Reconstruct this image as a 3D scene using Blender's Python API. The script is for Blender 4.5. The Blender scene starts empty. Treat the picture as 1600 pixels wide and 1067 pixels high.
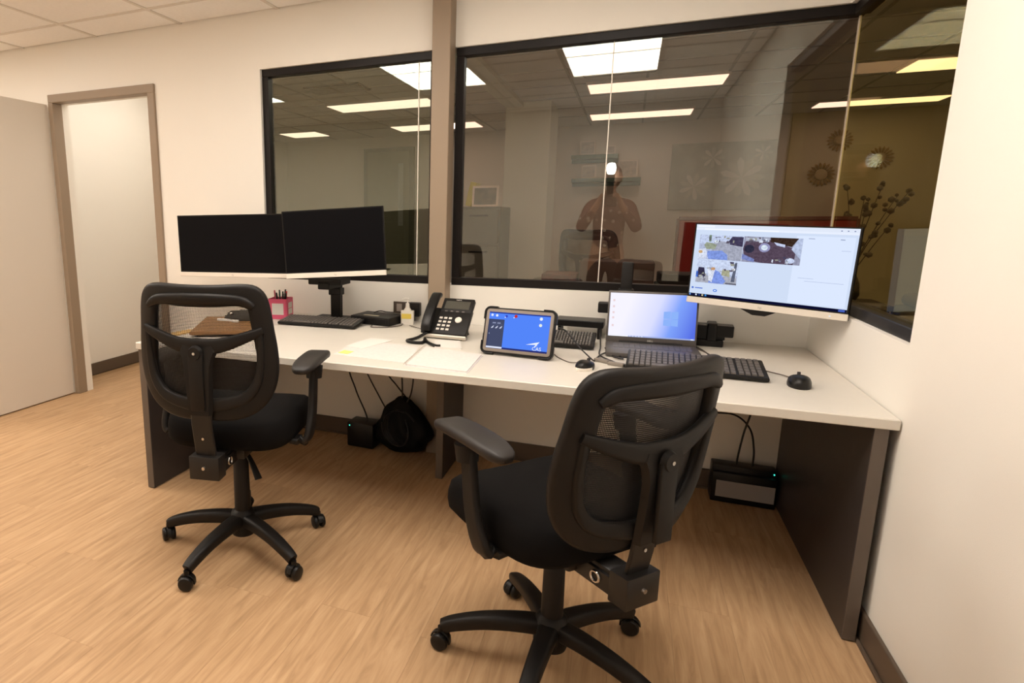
import bpy, bmesh, math, random
from mathutils import Vector, Matrix
random.seed(7)
PI = math.pi
SC = bpy.context.scene
COL = SC.collection

# ------------------------------------------------------------------ camera
IMG_W, IMG_H = 1600.0, 1067.0
F_PX, PPX, PPY = 940.6248, 581.6, 517.15
YAW, PITCH, ROLL = map(math.radians, (-22.9901, -10.6698, -0.0653))
CAM = Vector((-0.7667, -3.22, 1.3199))
_fw = Vector((math.sin(YAW)*math.cos(PITCH), math.cos(YAW)*math.cos(PITCH), math.sin(PITCH)))
_rt = Vector((math.cos(YAW), -math.sin(YAW), 0)); _up = _rt.cross(_fw)
_r2 = _rt*math.cos(ROLL)+_up*math.sin(ROLL); _u2 = -_rt*math.sin(ROLL)+_up*math.cos(ROLL)
cd = bpy.data.cameras.new('camera'); co = bpy.data.objects.new('camera', cd); COL.objects.link(co)
m = Matrix((( _r2.x, _u2.x, -_fw.x, CAM.x), (_r2.y, _u2.y, -_fw.y, CAM.y), (_r2.z, _u2.z, -_fw.z, CAM.z), (0, 0, 0, 1)))
co.matrix_world = m
cd.sensor_width = 36.0; cd.lens = F_PX/IMG_W*36.0
cd.shift_x = (IMG_W/2-PPX)/IMG_W; cd.shift_y = (PPY-IMG_H/2)/IMG_W
cd.clip_start = 0.02; cd.clip_end = 60
SC.camera = co
# ------------------------------------------------------------------ world, exposure, lamp strengths
w = bpy.data.worlds.new('world'); SC.world = w; w.use_nodes = True
w.node_tree.nodes['Background'].inputs[0].default_value = (1.0, 0.86, 0.70, 1)
w.node_tree.nodes['Background'].inputs[1].default_value = 0.0
SC.view_settings.view_transform = 'Standard'; SC.view_settings.look = 'None'
SC.view_settings.exposure = 0.0; SC.view_settings.gamma = 1.0
SC.view_settings.use_curve_mapping = False
OFFICE_LIGHT = 12.7          # emission of the office ceiling panels
HALL_LIGHT = 1.9             # emission of the ceiling panels behind the glass
FLASH_LIGHT = 60.0
LIGHT_COL = (1.0, 0.895, 0.785)
# room sizes
H_DESK, D_DESK, W_DESK = 0.74, 1.086, 2.894
Z1, Z2, ZC = 0.953, 2.181, 2.493
XL, YB = -8.3, -3.95          # left and rear limits of the office

# ------------------------------------------------------------------ materials
MATS = {}
def mat(name, col, rough=0.6, metal=0.0, spec=0.5, bump=0.0, bscale=200.0, var=0.0, vscale=4.0, emit=None, estr=0.0):
    if name in MATS: return MATS[name]
    M = bpy.data.materials.new(name); M.use_nodes = True
    nt = M.node_tree; b = nt.nodes['Principled BSDF']
    b.inputs['Base Color'].default_value = (*col, 1); b.inputs['Roughness'].default_value = rough
    b.inputs['Metallic'].default_value = metal; b.inputs['Specular IOR Level'].default_value = spec
    tc = nt.nodes.new('ShaderNodeTexCoord')
    if var > 0:
        n = nt.nodes.new('ShaderNodeTexNoise'); n.inputs['Scale'].default_value = vscale; n.inputs['Detail'].default_value = 4
        nt.links.new(tc.outputs['Object'], n.inputs['Vector'])
        r = nt.nodes.new('ShaderNodeValToRGB')
        r.color_ramp.elements[0].color = (*[c*(1-var) for c in col], 1); r.color_ramp.elements[1].color = (*[min(1, c*(1+var)) for c in col], 1)
        r.color_ramp.elements[0].position = .3; r.color_ramp.elements[1].position = .7
        nt.links.new(n.outputs['Fac'], r.inputs['Fac']); nt.links.new(r.outputs['Color'], b.inputs['Base Color'])
    if bump > 0:
        n2 = nt.nodes.new('ShaderNodeTexNoise'); n2.inputs['Scale'].default_value = bscale; n2.inputs['Detail'].default_value = 3
        nt.links.new(tc.outputs['Object'], n2.inputs['Vector'])
        bp = nt.nodes.new('ShaderNodeBump'); bp.inputs['Strength'].default_value = bump; bp.inputs['Distance'].default_value = 0.002
        nt.links.new(n2.outputs['Fac'], bp.inputs['Height']); nt.links.new(bp.outputs['Normal'], b.inputs['Normal'])
    if emit:
        b.inputs['Emission Color'].default_value = (*emit, 1); b.inputs['Emission Strength'].default_value = estr
    MATS[name] = M
    return M
def emis(name, col, s):
    if name in MATS: return MATS[name]
    M = bpy.data.materials.new(name); M.use_nodes = True; nt = M.node_tree; nt.nodes.clear()
    e = nt.nodes.new('ShaderNodeEmission'); o = nt.nodes.new('ShaderNodeOutputMaterial')
    e.inputs[0].default_value = (*col, 1); e.inputs[1].default_value = s
    nt.links.new(e.outputs[0], o.inputs[0]); MATS[name] = M
    return M
def srgb(r, g, b):
    f = lambda c: (c/255/12.92) if c/255 <= .04045 else ((c/255+.055)/1.055)**2.4
    return (f(r), f(g), f(b))

WALL = mat('wall_paint', (0.865, 0.835, 0.77), .75, bump=.15, bscale=350, var=.012, vscale=1.5)
HALLWALL = mat('hall_paint', (0.74, 0.70, 0.62), .8, bump=.1, bscale=300)
OLIVE = mat('olive_paint', (0.62, 0.55, 0.36), .8, bump=.1, bscale=300)
TILE = mat('ceiling_tile', (0.95, 0.935, 0.91), .9, bump=.5, bscale=500, var=.02, vscale=60)
GRID = mat('ceiling_grid', (0.76, 0.72, 0.66), .5)
TAUPE = mat('taupe_paint', (0.31, 0.235, 0.165), .5, bump=.05)
BASEB = mat('brown_vinyl', (0.105, 0.075, 0.052), .5)
FRAME = mat('dark_bronze', (0.009, 0.0068, 0.0062), .45, spec=.25)
LAMIN = mat('white_laminate', (0.66, 0.625, 0.56), .42, var=.01, vscale=20)
CHAR = mat('charcoal_laminate', (0.040, 0.033, 0.031), .45, bump=.08, bscale=120, var=.1, vscale=12)
EDGEB = mat('grey_edge_band', (0.115, 0.092, 0.075), .45)
PLAST = mat('black_plastic', (0.009, 0.0078, 0.0072), .48, spec=.26, bump=.12, bscale=900)
PLAST2 = mat('smooth_black_plastic', (0.007, 0.0066, 0.0064), .36, spec=.3)
RUBBER = mat('armrest_urethane', (0.017, 0.0142, 0.013), .5, spec=.4, bump=.1, bscale=700)
FABRIC = mat('black_fabric', (0.0055, 0.0050, 0.0050), .95, spec=.12, bump=.4, bscale=1500)
STEEL = mat('dark_steel', (0.012, 0.0105, 0.010), .42, spec=.4)
CHROME = mat('bright_steel', (0.55, 0.53, 0.5), .25, metal=1)
SILVER = mat('silver_plastic', (0.78, 0.72, 0.64), .35)
SCREENOFF = mat('screen_off', (0.0045, 0.0045, 0.0055), .35, spec=.06)
PAPER = mat('paper', (0.76, 0.735, 0.69), .8)
PAPERP = mat('printed_paper', (0.70, 0.665, 0.635), .8, var=.05, vscale=90)
PINK = mat('pink_card', (0.78, 0.12, 0.23), .6)
GLASSC = None

def floor_mat():
    M = bpy.data.materials.new('oak_plank'); M.use_nodes = True; nt = M.node_tree; L = nt.links
    b = nt.nodes['Principled BSDF']; b.inputs['Roughness'].default_value = .5; b.inputs['Specular IOR Level'].default_value = .35
    tc = nt.nodes.new('ShaderNodeTexCoord'); oi = nt.nodes.new('ShaderNodeObjectInfo')
    add = nt.nodes.new('ShaderNodeVectorMath'); add.operation = 'MULTIPLY_ADD'
    sc = nt.nodes.new('ShaderNodeVectorMath'); sc.operation = 'MULTIPLY'; sc.inputs[1].default_value = (1.0, .085, 1.0)
    comb = nt.nodes.new('ShaderNodeCombineXYZ')
    mul = nt.nodes.new('ShaderNodeMath'); mul.operation = 'MULTIPLY'; mul.inputs[1].default_value = 37.0
    L.new(oi.outputs['Random'], mul.inputs[0]); L.new(mul.outputs[0], comb.inputs[0]); L.new(mul.outputs[0], comb.inputs[1]); L.new(mul.outputs[0], comb.inputs[2])
    L.new(tc.outputs['Object'], sc.inputs[0])
    ad = nt.nodes.new('ShaderNodeVectorMath'); ad.operation = 'ADD'
    L.new(sc.outputs[0], ad.inputs[0]); L.new(comb.outputs[0], ad.inputs[1])
    n1 = nt.nodes.new('ShaderNodeTexNoise'); n1.inputs['Scale'].default_value = 38; n1.inputs['Detail'].default_value = 6; n1.inputs['Roughness'].default_value = .62; n1.inputs['Distortion'].default_value = 1.2
    L.new(ad.outputs[0], n1.inputs['Vector'])
    wv = nt.nodes.new('ShaderNodeTexWave'); wv.wave_type = 'BANDS'; wv.bands_direction = 'X'; wv.inputs['Scale'].default_value = 7; wv.inputs['Distortion'].default_value = 9; wv.inputs['Detail'].default_value = 3; wv.inputs['Detail Scale'].default_value = 1.6
    L.new(ad.outputs[0], wv.inputs['Vector'])
    mx = nt.nodes.new('ShaderNodeMix'); mx.data_type = 'FLOAT'; mx.inputs[0].default_value = .09
    L.new(n1.outputs['Fac'], mx.inputs[2]); L.new(wv.outputs['Fac'], mx.inputs[3])
    r = nt.nodes.new('ShaderNodeValToRGB'); e = r.color_ramp.elements
    e[0].position = .25; e[0].color = (0.365, 0.222, 0.113, 1); e[1].position = .78; e[1].color = (0.615, 0.412, 0.238, 1)
    k = r.color_ramp.elements.new(.5); k.color = (0.50, 0.318, 0.172, 1)
    L.new(mx.outputs[0], r.inputs['Fac'])
    hs = nt.nodes.new('ShaderNodeHueSaturation')
    mr = nt.nodes.new('ShaderNodeMapRange'); mr.inputs[3].default_value = .96; mr.inputs[4].default_value = 1.04
    L.new(oi.outputs['Random'], mr.inputs[0]); L.new(mr.outputs[0], hs.inputs['Value']); L.new(r.outputs['Color'], hs.inputs['Color'])
    L.new(hs.outputs['Color'], b.inputs['Base Color'])
    bp = nt.nodes.new('ShaderNodeBump'); bp.inputs['Strength'].default_value = .12; bp.inputs['Distance'].default_value = .001
    L.new(mx.outputs[0], bp.inputs['Height']); L.new(bp.outputs['Normal'], b.inputs['Normal'])
    return M
OAK = floor_mat()

def glass_mat(name, tint, refl_tint, r0, r1=.36):
    M = bpy.data.materials.new(name); M.use_nodes = True; nt = M.node_tree; nt.nodes.clear(); L = nt.links
    o = nt.nodes.new('ShaderNodeOutputMaterial'); t = nt.nodes.new('ShaderNodeBsdfTransparent'); g = nt.nodes.new('ShaderNodeBsdfGlossy')
    t.inputs[0].default_value = (*tint, 1); g.inputs['Color'].default_value = (*refl_tint, 1); g.inputs['Roughness'].default_value = 0.0
    lw = nt.nodes.new('ShaderNodeLayerWeight'); lw.inputs['Blend'].default_value = .2
    mr = nt.nodes.new('ShaderNodeMapRange'); mr.inputs[3].default_value = r0; mr.inputs[4].default_value = r1
    L.new(lw.outputs['Fresnel'], mr.inputs[0])
    mx = nt.nodes.new('ShaderNodeMixShader'); L.new(mr.outputs[0], mx.inputs[0]); L.new(t.outputs[0], mx.inputs[1]); L.new(g.outputs[0], mx.inputs[2])
    L.new(mx.outputs[0], o.inputs[0])
    return M
GLASS1 = glass_mat('tinted_glass_left', (.88, .88, .80), (.90, 1.0, .97), .11)
GLASS2 = glass_mat('tinted_glass_wide', (.95, .86, .80), (.86, 1.0, 1.0), .09)
GLASS3 = glass_mat('tinted_glass_corner', (.94, .87, .62), (1.0, .95, .85), .04, .10)

def mesh_mat():
    M = bpy.data.materials.new('chair_mesh'); M.use_nodes = True; nt = M.node_tree; L = nt.links
    b = nt.nodes['Principled BSDF']; b.inputs['Base Color'].default_value = (.012, .0105, .010, 1); b.inputs['Roughness'].default_value = .7
    o = nt.nodes['Material Output']; tc = nt.nodes.new('ShaderNodeTexCoord')
    sp = nt.nodes.new('ShaderNodeSeparateXYZ'); L.new(tc.outputs['Object'], sp.inputs[0])
    def wave(a, b_, f):
        m1 = nt.nodes.new('ShaderNodeMath'); m1.operation = 'MULTIPLY'; m1.inputs[1].default_value = a; L.new(sp.outputs[0], m1.inputs[0])
        m2 = nt.nodes.new('ShaderNodeMath'); m2.operation = 'MULTIPLY_ADD'; m2.inputs[1].default_value = b_; L.new(sp.outputs[2], m2.inputs[0]); L.new(m1.outputs[0], m2.inputs[2])
        s = nt.nodes.new('ShaderNodeMath'); s.operation = 'SINE'; L.new(m2.outputs[0], s.inputs[0]); return s
    s1, s2 = wave(800, 620, 1), wave(800, -620, 1)
    mu = nt.nodes.new('ShaderNodeMath'); mu.operation = 'MULTIPLY'; L.new(s1.outputs[0], mu.inputs[0]); L.new(s2.outputs[0], mu.inputs[1])
    gt = nt.nodes.new('ShaderNodeMath'); gt.operation = 'GREATER_THAN'; lw = nt.nodes.new('ShaderNodeLayerWeight'); lw.inputs['Blend'].default_value = .5
    mr = nt.nodes.new('ShaderNodeMapRange'); mr.inputs[1].default_value = .15; mr.inputs[2].default_value = .55; mr.inputs[3].default_value = -.03; mr.inputs[4].default_value = .95
    L.new(lw.outputs['Facing'], mr.inputs[0]); L.new(mr.outputs[0], gt.inputs[1]); L.new(mu.outputs[0], gt.inputs[0])
    t = nt.nodes.new('ShaderNodeBsdfTransparent'); mx = nt.nodes.new('ShaderNodeMixShader')
    L.new(gt.outputs[0], mx.inputs[0]); L.new(b.outputs[0], mx.inputs[1]); L.new(t.outputs[0], mx.inputs[2]); L.new(mx.outputs[0], o.inputs[0])
    return M
MESHM = mesh_mat()

# ------------------------------------------------------------------ helpers
def tag(o, label=None, cat=None, group=None, kind=None):
    if label: o['label'] = label
    if cat: o['category'] = cat
    if group: o['group'] = group
    if kind: o['kind'] = kind
    return o
def thing(name, label, cat, loc=(0, 0, 0), rz=0.0, group=None):
    o = bpy.data.objects.new(name, None); o.empty_display_size = .05; COL.objects.link(o)
    o.location = loc; o.rotation_euler = (0, 0, rz)
    return tag(o, label, cat, group)
def finish(name, bm, material, parent=None, smooth=None, loc=None, rz=None, rot=None):
    me = bpy.data.meshes.new(name)
    bmesh.ops.recalc_face_normals(bm, faces=bm.faces)
    bm.to_mesh(me); bm.free()
    ms = material if isinstance(material, (list, tuple)) else [material]
    for q in ms: me.materials.append(q)
    if smooth is not None:
        for p in me.polygons: p.use_smooth = True
        try: me.set_sharp_from_angle(angle=math.radians(smooth))
        except Exception: pass
    o = bpy.data.objects.new(name, me); COL.objects.link(o)
    if parent: o.parent = parent
    if loc: o.location = loc
    if rz is not None: o.rotation_euler = (0, 0, rz)
    if rot is not None: o.rotation_euler = rot
    return o
def B(): return bmesh.new()
def box(bm, x0, x1, y0, y1, z0, z1, bev=0.0, seg=2, M=None, mi=0):
    r = bmesh.ops.create_cube(bm, size=1.0); vs = r['verts']
    T = Matrix.Translation(((x0+x1)/2, (y0+y1)/2, (z0+z1)/2)) @ Matrix.Diagonal((x1-x0, y1-y0, z1-z0, 1))
    bmesh.ops.transform(bm, matrix=T, verts=vs)
    fs = list({f for v in vs for f in v.link_faces})
    if bev > 0:
        es = list({e for v in vs for e in v.link_edges})
        g = bmesh.ops.bevel(bm, geom=es, offset=bev, segments=seg, profile=.5, affect='EDGES')
        vs = list({v for f in g['faces'] for v in f.verts} | {v for v in vs if v.is_valid})
        fs = list({f for v in vs for f in v.link_faces})
    for f in fs: f.material_index = mi
    if M is not None: bmesh.ops.transform(bm, matrix=M, verts=vs)
    return vs
def cyl(bm, p0, p1, r0, r1=None, seg=20, cap=True):
    p0, p1 = Vector(p0), Vector(p1); r1 = r0 if r1 is None else r1
    d = p1-p0; q = d.to_track_quat('Z', 'Y').to_matrix().to_4x4()
    g = bmesh.ops.create_cone(bm, cap_ends=cap, segments=seg, radius1=r0, radius2=r1, depth=d.length)
    bmesh.ops.transform(bm, matrix=Matrix.Translation((p0+p1)/2) @ q, verts=g['verts']); return g['verts']
def lathe(bm, prof, c=(0, 0, 0), seg=24, M=None):
    rings = []; c = Vector(c); allv = []
    for r, z in prof:
        if r < 1e-6: ring = [bm.verts.new(c+Vector((0, 0, z)))]
        else: ring = [bm.verts.new(c+Vector((r*math.cos(2*PI*i/seg), r*math.sin(2*PI*i/seg), z))) for i in range(seg)]
        rings.append(ring); allv += ring
    for a, b in zip(rings, rings[1:]):
        for i in range(seg):
            j = (i+1) % seg
            if len(a) == 1 and len(b) == 1: continue
            if len(a) == 1: bm.faces.new((a[0], b[i], b[j]))
            elif len(b) == 1: bm.faces.new((a[i], a[j], b[0]))
            else: bm.faces.new((a[i], a[j], b[j], b[i]))
    if M is not None: bmesh.ops.transform(bm, matrix=M, verts=allv)
    return allv
def spline(pts, n=6, closed=False):
    P = [Vector(p) for p in pts]; out = []; N = len(P)
    rng = range(N if closed else N-1)
    for i in rng:
        if closed: a, b, c, d = P[(i-1) % N], P[i], P[(i+1) % N], P[(i+2) % N]
        else: a, b, c, d = P[max(i-1, 0)], P[i], P[i+1], P[min(i+2, N-1)]
        for k in range(n):
            t = k/n
            out.append(.5*((2*b)+(c-a)*t+(2*a-5*b+4*c-d)*t*t+(3*b-a-3*c+d)*t**3))
    if not closed: out.append(P[-1].copy())
    return out
def sweep(bm, pts, prof, closed=False, up=None, scale=None, cap=True):
    """prof: list of (a,b) in the (side,up) frame; up: vector or function(i)->vector"""
    P = [Vector(p) for p in pts]; N = len(P); rings = []
    prev = None
    for i in range(N):
        if closed: t = P[(i+1) % N]-P[(i-1) % N]
        else: t = P[min(i+1, N-1)]-P[max(i-1, 0)]
        t.normalize()
        u = up(i) if callable(up) else (Vector(up) if up is not None else None)
        if u is None:
            if prev is None:
                u = Vector((0, 0, 1)) if abs(t.z) < .9 else Vector((0, 1, 0))
            else: u = prev
        u = (u-t*u.dot(t))
        if u.length < 1e-6: u = Vector((1, 0, 0))-t*t.x
        u.normalize(); prev = u
        s = t.cross(u)
        k = scale(i/(N-1)) if scale else 1.0
        ka, kb = (k if isinstance(k, tuple) else (k, k))
        rings.append([bm.verts.new(P[i]+s*(a*ka)+u*(b*kb)) for a, b in prof])
    m = len(prof)
    for i in range(N if closed else N-1):
        a, b = rings[i], rings[(i+1) % N]
        for j in range(m):
            k = (j+1) % m
            bm.faces.new((a[j], a[k], b[k], b[j]))
    if not closed and cap:
        bm.faces.new(rings[0][::-1]); bm.faces.new(rings[-1])
    return [v for r in rings for v in r]
def circ(r, n=8): return [(r*math.cos(2*PI*i/n), r*math.sin(2*PI*i/n)) for i in range(n)]
def rrect(w, h, r, n=3):
    out = []
    for cx, cy, a0 in ((w/2-r, h/2-r, 0), (-w/2+r, h/2-r, PI/2), (-w/2+r, -h/2+r, PI), (w/2-r, -h/2+r, 1.5*PI)):
        for k in range(n+1):
            a = a0+PI/2*k/n; out.append((cx+r*math.cos(a), cy+r*math.sin(a)))
    return out
def prism(bm, poly, z0, z1, bev=0.0, M=None):
    a = [bm.verts.new((x, y, z0)) for x, y in poly]; b = [bm.verts.new((x, y, z1)) for x, y in poly]
    n = len(poly)
    fs = [bm.faces.new(a[::-1]), bm.faces.new(b)]
    for i in range(n): fs.append(bm.faces.new((a[i], a[(i+1) % n], b[(i+1) % n], b[i])))
    vs = a+b
    if bev > 0:
        es = [e for e in fs[1].edges]
        g = bmesh.ops.bevel(bm, geom=es, offset=bev, segments=2, profile=.5, affect='EDGES')
        vs = list({v for v in vs if v.is_valid} | {v for f in g['faces'] for v in f.verts})
    if M is not None: bmesh.ops.transform(bm, matrix=M, verts=vs)
    return vs
def wparent(o, p):
    o.parent = p; o.matrix_parent_inverse = (Matrix.Translation(p.location) @ p.rotation_euler.to_matrix().to_4x4()).inverted()
    for k_ in ('label', 'category', 'group'):
        if k_ in o: del o[k_]
    return o
def cable(name, pts, r, material, label, parent=None, cat='cable', group=None, n=8, seg=6):
    bm = B(); sweep(bm, spline(pts, n), circ(r, seg))
    o = finish(name, bm, material, parent, smooth=60)
    if parent is None: tag(o, label, cat, group)
    return o
def text_mesh(name, s, size, material, parent, M, extrude=.0002, align='CENTER'):
    cu = bpy.data.curves.new(name, 'FONT'); cu.body = s; cu.size = size; cu.extrude = extrude; cu.align_x = align; cu.resolution_u = 3
    t = bpy.data.objects.new(name+'_tmp', cu); COL.objects.link(t)
    dg = bpy.context.evaluated_depsgraph_get(); me = bpy.data.meshes.new_from_object(t.evaluated_get(dg))
    bpy.data.objects.remove(t); me.transform(M); me.materials.clear(); me.materials.append(material); me.name = name
    o = bpy.data.objects.new(name, me); COL.objects.link(o); o.parent = parent
    return o
def polys(name, items, parent, M):
    """flat print: items = [(poly [(u,v)..], material, lift)]"""
    bm = B(); ms = []
    for k, (poly, mt, lift) in enumerate(items):
        if mt not in ms: ms.append(mt)
        f = bm.faces.new([bm.verts.new(M @ Vector((u, v, lift))) for u, v in poly]); f.material_index = ms.index(mt)
    me = bpy.data.meshes.new(name); bm.to_mesh(me); bm.free()
    for q in ms: me.materials.append(q)
    o = bpy.data.objects.new(name, me); COL.objects.link(o); o.parent = parent
    return o
def rect(u0, v0, u1, v1): return [(u0, v0), (u1, v0), (u1, v1), (u0, v1)]
def disc(u, v, r, n=16, sx=1.0): return [(u+r*sx*math.cos(2*PI*i/n), v+r*math.sin(2*PI*i/n)) for i in range(n)]
def struct(name, bm, material, label=None, cat=None, smooth=None):
    o = finish(name, bm, material, smooth=smooth); o['kind'] = 'structure'
    if label: o['label'] = label
    if cat: o['category'] = cat
    return o

# ------------------------------------------------------------------ room shell
WT = .12
DX0, DX1, DZ = -4.56, -3.70, 2.115    # door opening
bm = B()
box(bm, XL, DX0, 0, WT, 0, ZC+.1); box(bm, DX0, DX1, 0, WT, DZ, ZC+.1); box(bm, DX1, -2.852, 0, WT, 0, ZC+.1)
box(bm, -2.852, WT, 0, WT, 0, Z1); box(bm, -2.852, WT, 0, WT, Z2, ZC+.1)
struct('wall_back', bm, WALL, 'cream painted wall with the long window and the doorway', 'wall')
YN = -1.042
bm = B()
box(bm, 0, WT, YB-WT, YN, 0, ZC+.1); box(bm, 0, WT, YN, 0, 0, Z1); box(bm, 0, WT, YN, 0, Z2, ZC+.1)
struct('wall_right', bm, WALL, 'cream painted wall to the right of the desk', 'wall')
bm = B(); box(bm, XL-WT, 0, YB-WT, YB, 0, ZC+.1); struct('wall_rear', bm, WALL, 'cream wall behind the photographer, seen only in the glass', 'wall')
bm = B(); box(bm, XL-WT, XL, YB, WT, 0, ZC+.1); struct('wall_left', bm, WALL, 'cream wall at the far left beyond the open door', 'wall')
# hallway behind the doorway
bm = B(); box(bm, -4.98, -4.92, WT, 1.42, 0, ZC+.1); box(bm, -4.92, -3.645, 1.36, 1.42, 0, ZC+.1); box(bm, -3.69, -3.645, WT, 1.36, 0, ZC+.1)
struct('wall_hallway', bm, WALL, 'cream hallway wall seen through the open doorway', 'wall')
bm = B(); box(bm, -4.98, -3.645, WT, 1.42, ZC, ZC+.1); struct('ceiling_hallway', bm, TILE, 'pale ceiling of the hallway behind the doorway', 'ceiling')
bm = B(); box(bm, -4.92, -4.908, WT, 1.36, 0, .10, .002, 1); struct('baseboard_hallway', bm, BASEB, 'brown vinyl baseboard in the hallway', 'baseboard')

t = thing('ceiling_light', 'added ceiling light panel, out of view in the hallway behind the doorway', 'ceiling light', (-4.25, .72, ZC-.012))  # unseen lamp, added to brighten the hallway behind the door
b_ = B(); box(b_, -.32, .32, -.52, .52, .006, .0118); finish('frame', b_, GRID, t)
b_ = B(); box(b_, -.30, .30, -.50, .50, 0, .0058); finish('diffuser', b_, emis('added_hallway_diffuser', LIGHT_COL, OFFICE_LIGHT*.38), t)
# floor: sub floor and oak-look planks
fl = B(); box(fl, XL, 0, YB, 0, -.06, -.005); box(fl, XL, -5.552, YB, 0, -.0049, -.0005); box(fl, -4.92, -3.69, 0, 1.36, -.06, -.005)
FLOOR = struct('floor', fl, mat('subfloor', (.40, .25, .125), .6), 'light oak look plank floor of the office', 'floor')
PW, PLN = .185, 1.22
pm = {}
def plank(x0, x1, y0, y1):
    key = (round(x1-x0, 3), round(y1-y0, 3))
    if key not in pm:
        b_ = B(); hw, hl = (x1-x0)/2-.00015, (y1-y0)/2-.00015
        box(b_, -hw, hw, -hl, hl, -.005, 0, .0004, 1)
        me = bpy.data.meshes.new('plank'); b_.to_mesh(me); b_.free(); me.materials.append(OAK); pm[key] = me
    o = bpy.data.objects.new('plank', pm[key]); COL.objects.link(o); o.parent = FLOOR; o.location = ((x0+x1)/2, (y0+y1)/2, 0)
x = 0.0; i = 0
XF = -5.55
while x > XF+.01:
    xa = max(x-PW, XF); off = random.uniform(0, PLN)
    ymax = 1.36 if (x < -3.60 and xa > -4.95) else 0.0
    y = YB-off
    while y < ymax:
        y0, y1 = max(y, YB), min(y+PLN, ymax)
        if y1-y0 > .02: plank(xa, x, y0, y1)
        y += PLN
    x -= PW; i += 1

# ceiling: grid and tiles
P = .694; XS = [-.638+P*k for k in range(1, -8, -1)]
xs = sorted([XL]+[v for v in (-.638-P*k for k in range(0, 12)) if v > XL]+[0.0]); ys = [YB, -3.76, -3.066, -2.372, -1.678, -.984, -.29, 0.0]
cb = B(); box(cb, XL, 0, YB, 0, ZC+.03, ZC+.1)
CEIL = struct('ceiling', cb, mat('plenum', (.5, .46, .4), .9), 'suspended tile ceiling of the office', 'ceiling')
gb = B()
for v in xs[1:-1]: box(gb, v-.011, v+.011, YB, 0, ZC-.001, ZC+.02)
for v in ys[1:-1]: box(gb, XL, 0, v-.011, v+.011, ZC-.0016, ZC+.018)
finish('ceiling_grid', gb, GRID, CEIL)
lights = {(c, r) for c in range(len(xs)-1) for r in (3, 4) if any(abs(xs[c]-q) < .05 for q in (-1.332, -2.72, -4.802, -6.19, -7.578))}
tm = {}
for c in range(len(xs)-1):
    for r in range(len(ys)-1):
        if (c, r) in lights: continue
        w_, h_ = xs[c+1]-xs[c], ys[r+1]-ys[r]; key = (round(w_, 3), round(h_, 3))
        if key not in tm:
            b_ = B(); box(b_, -w_/2+.008, w_/2-.008, -h_/2+.008, h_/2-.008, .004, .02, .003, 1)
            me = bpy.data.meshes.new('ceiling_tile'); b_.to_mesh(me); b_.free(); me.materials.append(TILE); tm[key] = me
        o = bpy.data.objects.new('ceiling_tile', tm[key]); COL.objects.link(o); o.parent = CEIL; o.location = ((xs[c]+xs[c+1])/2, (ys[r]+ys[r+1])/2, ZC)
LAMP = emis('office_diffuser', LIGHT_COL, OFFICE_LIGHT)
for q, nm in ((-1.332, 'above the nearer chair, seen in the glass'), (-2.72, 'above the farther chair, seen in the glass'), (-4.802, 'near the doorway, seen in the glass'), (-6.19, 'added out of view left of the door leaf'), (-7.578, 'added out of view farthest left')):  # panels beyond the door leaf are unseen, added to brighten walls and ceiling
    t = thing('ceiling_light', 'recessed white ceiling light panel '+nm+', set in the tiles', 'ceiling light', (q+P/2, -1.678, ZC), 0, 'office ceiling lights')
    b_ = B(); 
    for a in (-1, 1):
        box(b_, a*(P/2-.014)-.014, a*(P/2-.014)+.014, -P, P, -.004, .022); box(b_, -P/2+.028, P/2-.028, a*(P-.014)-.014, a*(P-.014)+.014, -.004, .022)
    finish('frame', b_, GRID, t)
    b_ = B(); box(b_, -P/2+.028, P/2-.028, -P+.028, P-.028, 0, .012); finish('diffuser', b_, LAMP, t)

# baseboards
bm = B(); box(bm, -.012, 0, YB, -.0, 0, .10, .002, 1); box(bm, -.022, -.012, YB, 0, 0, .012, .002, 1); struct('baseboard_right', bm, BASEB, 'dark brown vinyl baseboard along the right wall', 'baseboard')
bm = B(); box(bm, -3.64, -.023, -.012, 0, 0, .10, .002, 1); box(bm, -3.64, -.023, -.022, -.012, 0, .012, .002, 1); struct('baseboard_back', bm, BASEB, 'dark brown vinyl baseboard along the window wall', 'baseboard')
bm = B(); box(bm, XL, DX0-.09, -.012, 0, 0, .10, .002, 1); struct('baseboard_left', bm, BASEB, 'dark brown vinyl baseboard left of the doorway', 'baseboard')
# door frame
bm = B(); FW_ = .055
box(bm, DX0-.038, DX0+.004, -.016, .065, 0, DZ-.004, .003, 1); box(bm, DX1-.004, DX1+FW_-.003, -.016, .065, 0, DZ-.004, .003, 1)
box(bm, DX0-.038, DX1+FW_-.003, -.016, .065, DZ-.004, DZ+.05, .003, 1)
struct('trim_1', bm, TAUPE, 'taupe painted metal frame around the open doorway', 'door frame')
d = bpy.data.objects.new('door_1', None); COL.objects.link(d); d.location = (DX0-.040, -.020, 0); d['kind'] = 'structure'; tag(d, 'cream door leaf standing open beside the taupe frame', 'door')
bm = B(); box(bm, -.044, 0, -.86, 0, .008, 2.10, .002, 1); finish('door_leaf', bm, mat('door_cream', (.72, .66, .58), .5), d)
bm = B(); cyl(bm, (0, -.80, 1.0), (.05, -.80, 1.0), .012); cyl(bm, (.045, -.81, 1.0), (.045, -.69, 1.0), .009); cyl(bm, (0, -.80, 1.0), (.008, -.80, 1.0), .028); finish('door_handle', bm, CHROME, d, smooth=40)
# post between the windows
bm = B(); box(bm, -1.76, -1.664, -.10, -.0005, 0, ZC, .003, 1); struct('trim_2', bm, TAUPE, 'taupe square post between the two back windows', 'post')

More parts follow.
